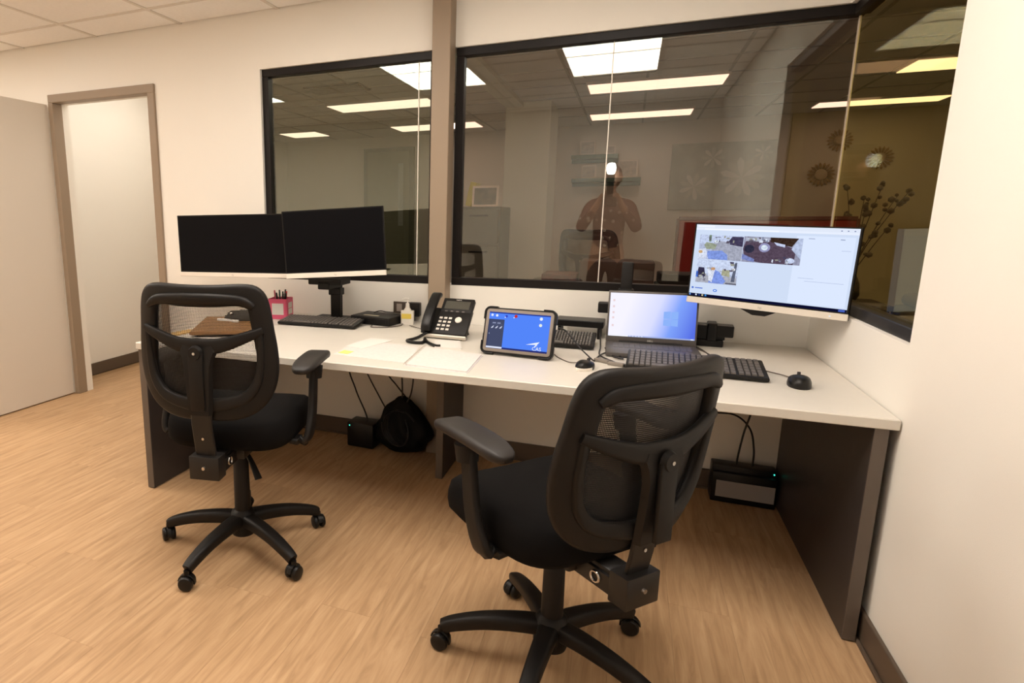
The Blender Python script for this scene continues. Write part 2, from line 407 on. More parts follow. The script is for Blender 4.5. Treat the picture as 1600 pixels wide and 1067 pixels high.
# windows
def window(n, loc, rz, length, panes, ends, label):
    """local x along the wall, y = 0 glass plane, z up from 0"""
    hgt = Z2-Z1
    e = bpy.data.objects.new('window_%d' % n, None); COL.objects.link(e); e.location = loc; e.rotation_euler = (0, 0, rz); e['kind'] = 'structure'; tag(e, label, 'window')
    b_ = B(); f = .042
    box(b_, 0, length, -.028, .03, 0, f, .003, 1); box(b_, 0, length, -.028, .03, hgt-f, hgt, .003, 1)
    if ends[0]: box(b_, 0, f, -.027, .029, f, hgt-f, .002, 1)
    if ends[1]: box(b_, length-f, length, -.027, .029, f, hgt-f, .002, 1)
    finish('window_frame', b_, FRAME, e)
    for (a, c) in panes:
        b_ = B(); box(b_, a, c, -.005, .005, f-.008, hgt-f+.008); finish('glass_pane', b_, (GLASS1, GLASS2, GLASS3)[n-1], e)
    return e
window(1, (-2.8515, .045, Z1), 0, 1.091, [(.03, .9745), (.9795, 1.06)], (1, 1), 'dark framed window of the back wall left of the post')
window(2, (-1.6635, .045, Z1), 0, 1.6635+.06, [(.03, .7585), (.7635, 1.6635+.042)], (1, 0), 'wide dark framed window of the back wall right of the post')
window(3, (.045, -.0155+.045, Z1), -PI/2, 1.042+.029, [(.006, 1.06)], (0, 0), 'dark framed window of the right wall meeting the corner')
bm = B(); box(bm, .0408, .0492, .0408, .0492, Z1+.0425, Z2-.0425)
struct('trim_3', bm, mat('sealant', (.86, .80, .70), .4), 'clear sealed glass joint in the window corner', 'glass joint')
for xx, nn, lb in ((-1.8745, 4, 'sealed glass joint in the left window'), (-.9025, 5, 'sealed glass joint in the wide window')):
    bm = B(); box(bm, xx-.0024, xx+.0024, .0385, .0515, Z1+.0425, Z2-.0425); struct('trim_%d' % nn, bm, MATS['sealant'], lb, 'glass joint')

# ------------------------------------------------------------------ desk
desk = thing('desk', 'long white topped desk with charcoal end panels under the windows', 'desk', (-W_DESK/2, -D_DESK/2, 0))
def DL(bm, x0, x1, y0, y1, z0, z1, bev=.0015): box(bm, x0+W_DESK/2, x1+W_DESK/2, y0+D_DESK/2, y1+D_DESK/2, z0, z1, bev, 1)
bm = B(); DL(bm, -W_DESK, -.004, -D_DESK, -.002, H_DESK-.033, H_DESK, .003); 
# notch for the post is left covered: the top is cut by two slabs
finish('desktop', bm, LAMIN, desk)
for x0, x1 in ((-W_DESK+.006, -W_DESK+.044), (-.060, -.024)):
    bm = B(); DL(bm, x0, x1, -D_DESK+.013, -.03, .004, H_DESK-.0335); p = finish('end_panel', bm, CHAR, desk)
    bm = B(); DL(bm, x0, x1, -D_DESK+.010, -D_DESK+.0128, .004, H_DESK-.0335, .001); finish('edge_band', bm, EDGEB, p)
bm = B(); DL(bm, -1.603, -1.566, -.42, -.025, .004, H_DESK-.0335); p = finish('support_panel', bm, CHAR, desk)
bm = B(); DL(bm, -1.603, -1.566, -.423, -.4205, .004, H_DESK-.0335, .001); finish('edge_band', bm, EDGEB, p)

# ------------------------------------------------------------------ chairs
def chair(label, hub, face_deg, spoke_deg, arm_z, back_dz, recline, seat_dz, arm_lat, lever):
    rz = math.radians(face_deg-90)
    t = thing('office_chair', label, 'chair', (hub[0], hub[1], 0), rz, 'mesh back office chairs')
    # five-star base
    for k in range(5):
        a = math.radians(spoke_deg+72*k)-rz
        dv = Vector((math.cos(a), math.sin(a), 0)); sv = Vector((-dv.y, dv.x, 0))
        pts = spline([dv*.012+Vector((0, 0, .125)), dv*.10+Vector((0, 0, .124)), dv*.20+Vector((0, 0, .112)), dv*.285+Vector((0, 0, .090)), dv*.322+Vector((0, 0, .074))], 4)
        b_ = B(); sweep(b_, pts, rrect(.062, .050, .016), up=(0, 0, 1), scale=lambda u: (1-.42*u, 1.05-.30*u))
        s = finish('base_spoke', b_, PLAST, t, smooth=45)
        b_ = B(); cc = dv*.327
        ax = math.radians(37+61*k); av = Vector((math.cos(ax), math.sin(ax), 0))
        for q in (-1, 1):
            c0 = cc+Vector((0, 0, .0275))
            Mx = Matrix.Translation(c0+av*(q*.0155)) @ av.to_track_quat('Z', 'Y').to_matrix().to_4x4()
            lathe(b_, [(0, -.011), (.018, -.011), (.0245, -.0085), (.0275, -.003), (.0275, .004), (.024, .009), (.016, .011), (0, .011)], seg=20, M=Mx)
        cyl(b_, cc+Vector((0, 0, .03)), cc+Vector((0, 0, .072)), .010)
        bv = av.cross(Vector((0, 0, 1)))
        pts2 = [cc+Vector((0, 0, .0275))+bv*(.030*math.cos(g))+Vector((0, 0, .030*math.sin(g))) for g in [math.radians(x_) for x_ in range(-10, 171, 20)]]
        sweep(b_, pts2, rrect(.018, .005, .002, 1), up=lambda i_: (pts2[i_]-cc-Vector((0, 0, .0275))))
        finish('caster', b_, PLAST2, s, smooth=40)
    sd = seat_dz
    b_ = B(); lathe(b_, [(0, .062), (.046, .062), (.05, .075), (.052, .135), (.045, .155), (.032, .165), (.0300, .42+sd), (.026, .425+sd), (0, .425+sd)], seg=28); finish('gas_column', b_, PLAST, t, smooth=40)
    # mechanism
    b_ = B(); box(b_, -.075, .075, -.13, .13, .43+sd, .478+sd, .008); box(b_, -.045, .045, -.06, .06, .405+sd, .435+sd, .006)
    box(b_, -.19, .19, -.02, .05, .470+sd, .482+sd, .003); mech = finish('tilt_mechanism', b_, STEEL, t, smooth=40)
    for (p0, p1, p2) in lever:
        b_ = B(); pts = spline([p0, p1, p2], 6); sweep(b_, pts, rrect(.024, .012, .005), scale=lambda u: (.5+.75*u, 1.0)); finish('lever', b_, PLAST, mech, smooth=50)
    # seat
    b_ = B(); rings = []
    SX, SY, cy = .250, .245, .045
    def sup(i, n, k):
        a = 2*PI*i/n; c_, s_ = math.cos(a), math.sin(a); e = .50
        return (math.copysign(abs(c_)**e, c_)*SX*k, math.copysign(abs(s_)**e, s_)*SY*k)
    NS = 48
    for k, z in ((.0, .482), (.80, .482), (.93, .488), (.985, .505), (1.0, .530), (.995, .556), (.965, .578), (.90, .590), (.75, .596), (.45, .594), (.0, .592)):
        if k == 0: rings.append([b_.verts.new((0, cy, z+sd))]); continue
        ring = []
        for i_ in range(NS):
            x_, y_ = sup(i_, NS, k); yy = cy+y_
            dz = -.035*max(0, (y_-.10)/.145)**2*(1 if z > .5 else .4) + (.012*(x_/.25)**2 if z > .57 else 0)
            ring.append(b_.verts.new((x_, yy, z+dz+sd)))
        rings.append(ring)
    for a, c in zip(rings, rings[1:]):
        for i_ in range(NS):
            j = (i_+1) % NS
            if len(a) == 1: b_.faces.new((a[0], c[i_], c[j]))
            elif len(c) == 1: b_.faces.new((a[i_], a[j], c[0]))
            else: b_.faces.new((a[i_], a[j], c[j], c[i_]))
    finish('seat', b_, FABRIC, t, smooth=60)
    # back
    tr = math.tan(recline)
    def S(u, z, off=0.0):
        zz = z+back_dz
        return Vector((u, -.272-(z-.70)*tr+.95*u*u+off, zz))
    half = [(0, 1.098), (.09, 1.097), (.170, 1.095), (.208, 1.084), (.226, 1.045), (.240, .965), (.252, .88), (.252, .80), (.232, .725), (.185, .668), (.11, .640), (0, .634)]
    outl = spline([(u, z, 0) for u, z in half]+[(-u, z, 0) for u, z in half[-2:0:-1]], 5, closed=True)
    Pts = [S(p.x, p.y) for p in outl]
    def nrm(i_):
        p = outl[i_]; return (S(p.x+.005, p.y)-S(p.x-.005, p.y)).cross(S(p.x, p.y+.005)-S(p.x, p.y-.005))
    # frame ring: centre line pulled in a little so its outer rim is the outline
    cen = Vector((0, .865, 0)); inn = [p+(cen-p).normalized()*.033 for p in outl]
    Pc = [S(p.x, p.y) for p in inn]
    b_ = B(); sweep(b_, Pc, rrect(.074, .034, .014), closed=True, up=lambda i_: nrm(i_)); fr = finish('back_frame', b_, PLAST, t, smooth=50)
    b_ = B(); hb = spline([S(u, z, -.014) for u, z in ((-.188, 1.030), (-.15, 1.050), (-.07, 1.056), (0, 1.057), (.07, 1.056), (.15, 1.050), (.188, 1.030))], 4)
    sweep(b_, hb, rrect(.030, .040, .013), up=(0, -.2, 1), scale=lambda u: (1, 1-.45*abs(2*u-1)**4)); finish('top_band', b_, PLAST, fr, smooth=50)
    # mesh
    b_ = B(); edge = [p+(cen-p).normalized()*.045 for p in outl]; rg = []
    for s_ in (1.0, .82, .62, .42, .22): rg.append([b_.verts.new(S(cen.x+(p.x-cen.x)*s_, cen.y+(p.y-cen.y)*s_, .004)) for p in edge])
    c0 = b_.verts.new(S(0, .865, .004)); n_ = len(edge)
    for a, c in zip(rg, rg[1:]):
        for i_ in range(n_): b_.faces.new((a[i_], a[(i_+1) % n_], c[(i_+1) % n_], c[i_]))
    for i_ in range(n_): b_.faces.new((rg[-1][i_], rg[-1][(i_+1) % n_], c0))
    finish('back_mesh', b_, MESHM, t, smooth=60)
    # rear support: Y arms, U rim and spine
    b_ = B(); ya = spline([S(u, z, -.018) for u, z in ((-.215, .950), (-.16, .928), (-.08, .902), (0, .893), (.08, .902), (.16, .928), (.215, .950))], 4)
    sweep(b_, ya, rrect(.022, .032, .009), up=(0, 0, 1), scale=lambda u: (1, 1.9-1.1*abs(2*u-1)))
    ur = spline([S(u, z, -.016) for u, z in ((-.205, .945), (-.203, .84), (-.188, .765), (-.145, .715), (-.07, .694), (0, .690), (.07, .694), (.145, .715), (.188, .765), (.203, .84), (.205, .945))], 4)
    cz = S(0, .86)
    sweep(b_, ur, rrect(.034, .022, .009), up=(0, -1, 0), scale=lambda u: (1.5-abs(2*u-1)*.9, 1))
    fr2 = finish('back_support', b_, PLAST, t, smooth=50)
    b_ = B()
    def spl(z, w, off): return (S(0, z, off), w)
    secs = [(S(0, .900, -.019), .12), (S(0, .880, -.024), .135), (S(0, .860, -.029), .120), (S(0, .83, -.033), .106), (S(0, .78, -.036), .100), (S(0, .70, -.037), .092), (S(0, .66, -.038), .086)]
    ring = []
    for c_, w_ in secs:
        ring.append([b_.verts.new(c_+Vector((x_, y_, 0))) for x_, y_ in ((-w_/2, .008), (-w_/2+.008, -.008), (w_/2-.008, -.008), (w_/2, .008))])
    for a, c in zip(ring, ring[1:]):
        for j in range(4): b_.faces.new((a[j], a[(j+1) % 4], c[(j+1) % 4], c[j]))
    b_.faces.new(ring[0]); b_.faces.new(ring[-1][::-1]); sp_ = finish('spine_cover', b_, PLAST, t, smooth=30)
    b_ = B(); p0 = S(0, .878, -.038); cyl(b_, p0, p0+Vector((0, -.014, 0)), .026, .021, 24); box(b_, p0.x-.026, p0.x+.026, p0.y-.010, p0.y+.004, p0.z-.20, p0.z, .004); finish('adjuster_strip', b_, PLAST, sp_, smooth=40)
    b_ = B(); cyl(b_, p0+Vector((0, -.013, 0)), p0+Vector((0, -.017, 0)), .005, .005, 12); finish('bolt', b_, CHROME, sp_, smooth=40)
    # steel back bar and bracket
    BZ = .475+sd
    b_ = B(); pts = [S(0, .72, -.026), S(0, .62, -.028), Vector((0, -.276, BZ+.02)), Vector((0, -.274, BZ-.035))]
    sweep(b_, pts, rrect(.076, .012, .003, 1), up=(0, -1, 0)); br = finish('back_bar', b_, STEEL, t, smooth=30)
    b_ = B(); box(b_, -.056, .056, -.304, -.246, BZ-.055, BZ+.030, .004)
    for q in (-1, 1):
        vs = box(b_, q*.040-.005, q*.040+.005, -.256, -.04, BZ-.05, BZ-.0, .002, 1)
    box(b_, -.036, .036, -.24, -.06, BZ-.030, BZ+.012, .008); finish('bracket', b_, STEEL, t, smooth=30)
    b_ = B(); cyl(b_, (0, -.303, BZ-.01), (0, -.310, BZ-.01), .0075, .006, 14); finish('bracket_bolt', b_, CHROME, br, smooth=40)
    b_ = B(); cyl(b_, (.0, -.290, BZ+.095), (0, -.300, BZ+.095), .0055, .005, 12); finish('bracket_bolt', b_, CHROME, br, smooth=40)
    for q in (-1, 1):
        for yy in (-.11, -.195):
            b_ = B(); n2 = 18; rr = [Vector((q*.048, yy+.014*math.cos(2*PI*g/n2), BZ-.022+.014*math.sin(2*PI*g/n2))) for g in range(n2)]
            sweep(b_, rr, circ(.0032, 6), closed=True, up=(1, 0, 0)); finish('spring_ring', b_, CHROME, br, smooth=50)
    # arms
    az = arm_z
    for q in (-1, 1):
        X = q*arm_lat
        b_ = B(); pts = spline([(X*.80, -.03, .490+sd), (X*.97, -.03, .488+sd), (X*1.03, -.022, .52+sd), (X*1.04, .01, .60+sd), (X*1.035, .04, az-.03)], 5)
        sweep(b_, pts, rrect(.064, .024, .009), up=lambda i_: Vector((q, 0, .4 if i_ < 4 else .05)), scale=lambda u: (1.12-.32*u, 1)); am = finish('arm_post', b_, PLAST, t, smooth=50)
        b_ = B(); cyl(b_, (X*1.035, .042, az-.075), (X*1.035, .046, az-.028), .030, .034, 18); finish('arm_collar', b_, PLAST, am, smooth=40)
        b_ = B(); prs = []
        pts = spline([(X*1.02, -.125, az-.014), (X*1.03, -.05, az), (X*1.03, .05, az+.003), (X*1.01, .14, az-.004), (X*1.0, .175, az-.016)], 6)
        prof = rrect(.094, .032, .014)
        sweep(b_, pts, prof, up=(0, 0, 1), scale=lambda u: (max(.35, (1-abs(2*u-1)**5)**.5)*(.92+.08*math.sin(PI*u)), max(.45, (1-abs(2*u-1)**6)**.5)))
        finish('armrest_pad', b_, RUBBER, t, smooth=60)
    return t
LV1 = [((.03, -.04, .445), (.075, -.07, .40), (.115, -.10, .345)), ((.07, .05, .455), (.17, .06, .452), (.26, .055, .44))]
LV2 = [((.06, -.06, .445), (.15, -.10, .435), (.24, -.13, .40))]
chair('black mesh back office chair at the left under the two dark monitors', (-2.134, -1.341), 101.5, -165.6, .79, 0.0, .03, .0, .288, LV1)
chair('black mesh back office chair nearest the camera, its back to the right', (-.902, -1.538), 138, -169.0, .757, -.105, .15, -.04, .278, LV2)

chair('office chair standing behind the wide window in the lounge', (-.92, 1.70), 60, 10, .80, .13, .1, .05, .27, LV2)
# ------------------------------------------------------------------ monitors and screens
def monitor(name, label, bl, br, h, chin, parent_stand=None, off=True, depth=.045, group=None, tilt=0.0):
    """bl, br: lower corners of the screen front (world); local x along the screen, y = into the back, z up"""
    a, b = Vector(bl), Vector(br); dx = b-a; wdt = math.hypot(dx.x, dx.y); rz = math.atan2(dx.y, dx.x)
    c = (a+b)/2
    t = thing(name, label, 'monitor', c, rz, group); t.rotation_euler = (tilt, 0, rz) if tilt == 0 else (0, 0, rz)
    roll = math.atan2(dx.z, wdt)
    Rm = Matrix.Rotation(-roll, 4, 'Y')
    b_ = B(); box(b_, -wdt/2, wdt/2, .004, .018, 0, h, .004, 2, M=Rm); box(b_, -wdt*.36, wdt*.36, .016, depth, h*.10, h*.80, .012, 2, M=Rm); finish('housing', b_, PLAST2, t, smooth=35)
    b_ = B(); box(b_, -wdt/2, wdt/2, 0, .0042, chin, h, .0012, 1, M=Rm); finish('bezel', b_, PLAST2, t)
    b_ = B(); box(b_, -wdt/2, wdt/2, -.003, .0040, 0, chin-.0004, .0015, 1, M=Rm); finish('chin', b_, SILVER, t)
    return t, wdt, Rm
tA, wA, RA = monitor('monitor', 'black switched off monitor at the far left of the desk', (-3.140, -.450, .990), (-2.440, -.418, 1.000), .342, .024, group='two switched off monitors')
b_ = B(); box(b_, -wA/2+.006, wA/2-.006, -.0012, .0, .030, .336, .0003, 1, M=RA); finish('screen', b_, SCREENOFF, tA)
tB, wB, RB = monitor('monitor', 'black switched off monitor in the middle, overlapping its left twin', (-2.408, -.500, 1.006), (-1.892, -.380, 1.034), .345, .026, group='two switched off monitors')
b_ = B(); box(b_, -wB/2+.006, wB/2-.006, -.0012, .0, .032, .339, .0003, 1, M=RB); finish('screen', b_, SCREENOFF, tB)
HPG = mat('logo_grey', (.45, .42, .38), .4)
for t_, R_ in ((tA, RA), (tB, RB)):
    text_mesh('logo', 'hp', .014, HPG, t_, R_ @ Matrix.Translation((0, -.0036, .008)) @ Matrix.Rotation(PI/2, 4, 'X'))
# dual monitor stand
st = thing('monitor_stand', 'black dual monitor stand on a flat base beside the pen box', 'monitor stand', (-2.30, -.13, H_DESK))
b_ = B(); box(b_, -.14, .12, -.075, .085, 0, .012, .003); finish('base_plate', b_, PLAST, st)
b_ = B(); box(b_, -.030, .030, -.02, .02, .012, .34, .004); box(b_, -.038, .038, -.03, .026, .145, .185, .004); finish('mast', b_, PLAST, st)
b_ = B(); box(b_, -.10, .10, -.155, -.02, .215, .272, .006); box(b_, -.038, .034, -.16, -.02, .19, .23, .006); finish('head_bracket', b_, PLAST, st)
b_ = B(); box(b_, -.33, .12, -.205, -.165, .246, .258, .004); finish('crossbar', b_, PLAST, st)
for xx, yy, zz in ((-.33, -.262, .40), (.155, -.275, .45)):
    b_ = B(); box(b_, xx-.05, xx+.05, yy, yy+.05, zz-.05, zz+.05, .003); box(b_, xx-.02, xx+.02, yy+.03, yy+.09, zz-.08, zz+.02, .003); finish('mount_plate', b_, PLAST, st)

# right monitor, switched on
tC, wC, RC = monitor('monitor', 'lit widescreen monitor showing three camera views, above the laptop', (-.520, -.262, .9555), (-.012, -.536, .943), .340, .026)
SW, SH = wC-.014, .340-.026-.010
MC = RC @ Matrix.Translation((-SW/2, -.0008, .031)) @ Matrix.Rotation(PI/2, 4, 'X') @ Matrix.Diagonal((SW, SH, 1, 1))
ES = 1.0
def E_(r, g, b, s=1.0): return emis('screen_%d_%d_%d_%d' % (r, g, b, int(s*100)), srgb(r, g, b), s*ES)
b_ = B(); vs = [b_.verts.new(MC @ Vector((u, v, 0))) for u, v in rect(0, 0, 1, 1)]; b_.faces.new(vs); scr = finish('screen', b_, E_(214, 228, 252, .95), tC)
L1 = .0004
it = []
def add(poly, c, l=1): it.append((poly, E_(*c), L1*l))
add(rect(0, .955, 1, 1), (226, 234, 250)); add(rect(.012, .962, .13, .992), (240, 246, 255), 2); add(rect(0, .925, 1, .9535), (233, 240, 255)); add(rect(.06, .93, .55, .948), (245, 249, 255), 2)
for u in (.90, .935, .97): add(rect(u, .963, u+.008, .975), (120, 130, 170), 2)
add(rect(.73, .86, .765, .868), (150, 160, 195)); add(rect(.905, .86, .93, .868), (120, 130, 170)); add(rect(.66, .05, .985, .895), (221, 233, 255), .5)
for u, v, l in ((.74, .335, .22), (.70, .37, .09), (.86, .335, .06), (.92, .73, .05)): add(rect(u, v, u+l, v+.004), (165, 178, 215))
def EN(r, g, b):
    nm = 'feed_%d_%d_%d' % (r, g, b)
    if nm in MATS: return MATS[nm]
    M = emis(nm, srgb(r, g, b), ES); nt = M.node_tree; e = nt.nodes['Emission']; tc = nt.nodes.new('ShaderNodeTexCoord')
    n = nt.nodes.new('ShaderNodeTexNoise'); n.inputs['Scale'].default_value = 130; n.inputs['Detail'].default_value = 3
    rp = nt.nodes.new('ShaderNodeValToRGB'); c0 = srgb(r, g, b)
    rp.color_ramp.elements[0].position = .32; rp.color_ramp.elements[1].position = .66
    rp.color_ramp.elements[0].color = (*[v*.80 for v in c0], 1); rp.color_ramp.elements[1].color = (*[min(1, v*1.15+.01) for v in c0], 1)
    nt.links.new(tc.outputs['Object'], n.inputs['Vector']); nt.links.new(n.outputs['Fac'], rp.inputs['Fac']); nt.links.new(rp.outputs['Color'], e.inputs[0])
    return M
def add(poly, c, l=1): it.append((poly, EN(*c), L1*l))
# view 1: room with patient bed
add(rect(.035, .525, .335, .86), (176, 186, 214)); add(rect(.04, .74, .335, .86), (196, 208, 238), 2); add([(.12, .53), (.14, .79), (.335, .76), (.335, .53)], (164, 168, 186), 3)
add([(.09, .53), (.10, .64), (.20, .655), (.24, .60), (.245, .53)], (128, 152, 224), 4); add([(.035, .53), (.035, .66), (.085, .675), (.11, .53)], (214, 222, 246), 4)
add(disc(.05, .625, .022, 10, .7), (208, 170, 120), 5); add([(.07, .72), (.085, .76), (.13, .75), (.16, .73), (.15, .67), (.09, .665)], (150, 158, 138), 4); add([(.24, .79), (.26, .85), (.335, .85), (.335, .72), (.25, .74)], (62, 56, 84), 4)
add(disc(.155, .775, .02, 10, .7), (226, 236, 255), 5); add(rect(.10, .77, .118, .86), (120, 140, 120), 5)
# view 2: dark meeting table
add(rect(.338, .525, .70, .86), (150, 152, 176)); add([(.36, .86), (.338, .70), (.36, .56), (.46, .525), (.66, .525), (.67, .72), (.55, .80), (.48, .84)], (84, 68, 86), 2)
add([(.505, .86), (.51, .80), (.64, .75), (.675, .86)], (52, 34, 24), 3); add([(.675, .86), (.64, .72), (.70, .60), (.70, .86)], (184, 196, 226), 3); add(disc(.475, .725, .035, 14, .6), (218, 232, 255), 4); add(disc(.475, .725, .060, 14, .6), (150, 150, 190), 3)
add(disc(.64, .575, .035, 14, .8), (200, 212, 246), 4); add(disc(.38, .70, .055, 12, .6), (40, 40, 62), 4); add([(.338, .56), (.338, .63), (.42, .57), (.42, .53)], (120, 132, 190), 4); add(rect(.35, .80, .50, .85), (180, 186, 206), 3)
add([(.53, .80), (.60, .775), (.60, .74), (.55, .76)], (196, 206, 236), 5)
# view 3: second bed
add(rect(.035, .195, .325, .52), (180, 190, 220)); add(rect(.035, .33, .325, .52), (202, 214, 244), 2); add([(.035, .20), (.05, .30), (.32, .30), (.325, .20)], (168, 170, 182), 3)
add([(.13, .20), (.155, .395), (.20, .365), (.25, .24), (.235, .20)], (126, 150, 226), 4); add([(.115, .42), (.13, .24), (.155, .21), (.17, .40)], (220, 226, 248), 5); add(disc(.155, .40, .022, 10, .7), (196, 150, 110), 6)
add([(.04, .27), (.05, .41), (.09, .41), (.105, .29), (.07, .26)], (48, 44, 72), 4); add(rect(.036, .27, .05, .35), (62, 108, 210), 5); add([(.215, .32), (.22, .40), (.27, .395), (.275, .30)], (168, 168, 142), 4); add([(.285, .24), (.30, .50), (.315, .50), (.31, .24)], (90, 96, 116), 4); add(disc(.295, .41, .018, 10, .7), (240, 246, 255), 5); add(rect(.25, .205, .325, .22), (80, 80, 96), 5)
_rs = random.Random(3)
for (u0, u1, v0, v1) in ((.04, .33, .74, .855), (.345, .50, .78, .855), (.04, .32, .36, .515), (.04, .12, .21, .34), (.52, .68, .53, .62)):
    for k in range(14):
        u, v = _rs.uniform(u0, u1-.02), _rs.uniform(v0, v1-.02); a, b2 = _rs.uniform(.006, .024), _rs.uniform(.008, .035)
        g = _rs.choice(((70, 66, 92), (120, 126, 150), (214, 222, 242), (150, 150, 140), (92, 84, 100)))
        add([(u, v), (u+a, v+_rs.uniform(-.01, .01)), (u+a, v+b2), (u+_rs.uniform(-.008, .008), v+b2)], g, 5)
# lower bar
def add(poly, c, l=1): it.append((poly, E_(*c), L1*l))
add(disc(.022, .115, .014, 12, .6), (60, 104, 206)); add(rect(.04, .108, .095, .122), (86, 120, 214)); add(disc(.185, .10, .020, 14, .75), (66, 124, 224)); add(disc(.185, .10, .010, 12, .75), (214, 228, 252), 2)
add(rect(0, 0, 1, .036), (10, 12, 44)); add(rect(.003, .006, .014, .03), (110, 160, 235), 2)
for k, c_ in enumerate(((20, 24, 60), (200, 210, 230), (40, 60, 120), (210, 200, 160), (60, 140, 220))): add(rect(.025+.023*k, .007, .037+.023*k, .03), c_, 2)
add(rect(.955, .005, .99, .031), (70, 96, 190), 2)
polys('screen_image', it, scr, MC)
text_mesh('logo', 'hp', .014, HPG, tC, RC @ Matrix.Translation((0, -.0036, .008)) @ Matrix.Rotation(PI/2, 4, 'X'))
b_ = B(); box(b_, wC*.40, wC*.40+.006, -.0036, -.003, .010, .014, M=RC); finish('power_light', b_, E_(235, 242, 255, 1.0), tC)
b_ = B(); prism(b_, [(-.075, 0), (.06, 0), (.018, -.022), (-.028, -.022)], .006, .03, M=Matrix.Rotation(PI/2, 4, 'X') @ Matrix.Translation((0, 0, -.036))); finish('mount_hub', b_, PLAST, tC)
# its arm
ar = thing('pole_mount', 'black pole mount with a swing arm clamped behind the laptop', 'monitor arm', (-.768, -.10, H_DESK))
b_ = B(); box(b_, -.05, .05, -.05, .06, 0, .02, .003); finish('base_clamp', b_, PLAST, ar)
b_ = B(); box(b_, -.026, .026, -.02, .02, .02, .372, .008); finish('pole', b_, PLAST, ar, smooth=40)
b_ = B(); box(b_, -.12, -.02, -.035, .02, .125, .175, .006); finish('collar', b_, PLAST, ar)
b_ = B(); sweep(b_, [(0, -.0, .21), (.10, -.03, .215), (.25, -.06, .222), (.36, -.115, .225), (.47, -.19, .24)], rrect(.045, .026, .008), up=(0, 0, 1)); box(b_, -.035, .035, -.032, .032, .185, .245, .008); finish('arm', b_, PLAST, ar, smooth=40)
b_ = B(); M_ = Matrix.Translation((.505, -.252, .36)) @ Matrix.Rotation(math.atan2(-.274, .508), 4, 'Z'); box(b_, -.05, .05, -.008, .006, -.05, .05, .002, 1, M=M_); box(b_, -.02, .02, .004, .06, -.14, .02, .004, 1, M=M_); finish('mount_plate', b_, PLAST, ar)

# ------------------------------------------------------------------ keyboards and mice
def keyboard(label, c, rz, L=.44, W=.135, tilt=.10, numpad=True, flip=0, z=H_DESK, group=None):
    t = thing('keyboard', label, 'keyboard', (c[0], c[1], z), rz, group)
    Mx = Matrix.Translation((0, -W/2, .003)) @ Matrix.Rotation(tilt, 4, 'X') @ Matrix.Translation((0, W/2, 0))
    b_ = B(); box(b_, -L/2, L/2, -W/2, W/2, 0, .016, .006, 2, M=Mx); finish('body', b_, PLAST, t, smooth=40)
    b_ = B(); mm = .008; kw = .0185*L/.44; rows = 6; kh = (W-.024)/rows
    for r in range(rows):
        y0 = -W/2+.010+r*kh
        xk = -L/2+mm
        while xk < L/2-mm-kw*.9:
            w_ = kw
            if r == 0 and -L/2+.085 < xk < -L/2+.10: w_ = kw*6
            g1 = -L/2+mm+15.2*kw; g2 = g1+3.25*kw
            if numpad and (abs(xk-g1) < kw*.5 or abs(xk-g2) < kw*.5): xk += kw*.28
            w_ = min(w_, L/2-mm-xk)
            vs = box(b_, xk+.0017, xk+w_-.0017, y0+.0018, y0+kh-.0018, .015, .0215, .0, M=None)
            for v in vs:
                if v.co.z > .018: v.co.x += (.0012 if v.co.x < xk+w_/2 else -.0012); v.co.y += (.001 if v.co.y < y0+kh/2 else -.001)
            bmesh.ops.transform(b_, matrix=Mx, verts=vs)
            xk += w_
    k = finish('keys', b_, mat('key_plastic', (.11, .098, .09), .4), t); k['kind'] = 'stuff'
    return t
keyboard('black full size keyboard in front of the monitor stand', (-2.30, -.325), math.radians(2), L=.46, W=.16)
kr = keyboard('black wired keyboard in front of the open laptop', (-.508, -.655), math.radians(-2.5), L=.475, W=.215)
keyboard('black keyboard standing tilted behind the tablet', (-1.03, -.36), math.radians(-1), L=.30, W=.17, tilt=.22, numpad=False)
def mouse(label, c, rz, two_tone=False, s=1.0):
    t = thing('mouse', label, 'mouse', (c[0], c[1], H_DESK), rz)
    b_ = B(); NS = 24; rings = []
    for k, z in ((1.0, .0), (1.03, .008), (.99, .018), (.86, .028), (.60, .034), (.28, .037), (0, .038)):
        if k == 0: rings.append([b_.verts.new((0, -.006*s, z*s))]); continue
        rings.append([b_.verts.new((.031*s*k*math.cos(2*PI*i/NS)*(1-.08*math.sin(2*PI*i/NS)), .054*s*k*math.sin(2*PI*i/NS)-.006*s*(1-k), z*s-(.006*s*max(0, math.sin(2*PI*i/NS)) if z > .02 else 0))) for i in range(NS)])
    b_.faces.new(rings[0][::-1])
    for a, c_ in zip(rings, rings[1:]):
        for i in range(NS):
            j = (i+1) % NS
            if len(c_) == 1: b_.faces.new((a[i], a[j], c_[0]))
            else: b_.faces.new((a[i], a[j], c_[j], c_[i]))
    finish('shell', b_, PLAST2, t, smooth=60)
    b_ = B(); cyl(b_, (-.004*s, .028*s, .031*s), (.004*s, .028*s, .031*s), .008*s, seg=16); finish('scroll_wheel', b_, RUBBER, t, smooth=40)
    if two_tone:
        b_ = B(); pr_ = [(.0315*s*1.02*math.cos(a), .054*s*1.02*math.sin(a), .006*s) for a in [math.radians(q) for q in range(190, 351, 10)]]
        sweep(b_, pr_, rrect(.003, .012, .001, 1), up=(0, 0, 1)); finish('silver_rim', b_, SILVER, t, smooth=40)
    return t
mR = mouse('black wired mouse at the right end of the desk', (-.188, -.765), math.radians(-6), s=1.12)
mS = mouse('small black mouse with a silver rim in front of the laptop', (-.893, -.80), math.radians(-20), True, 1.0)
CORD = mat('grey_cord', (.16, .13, .11), .5); BCORD = mat('black_cord', (.012, .011, .011), .45)
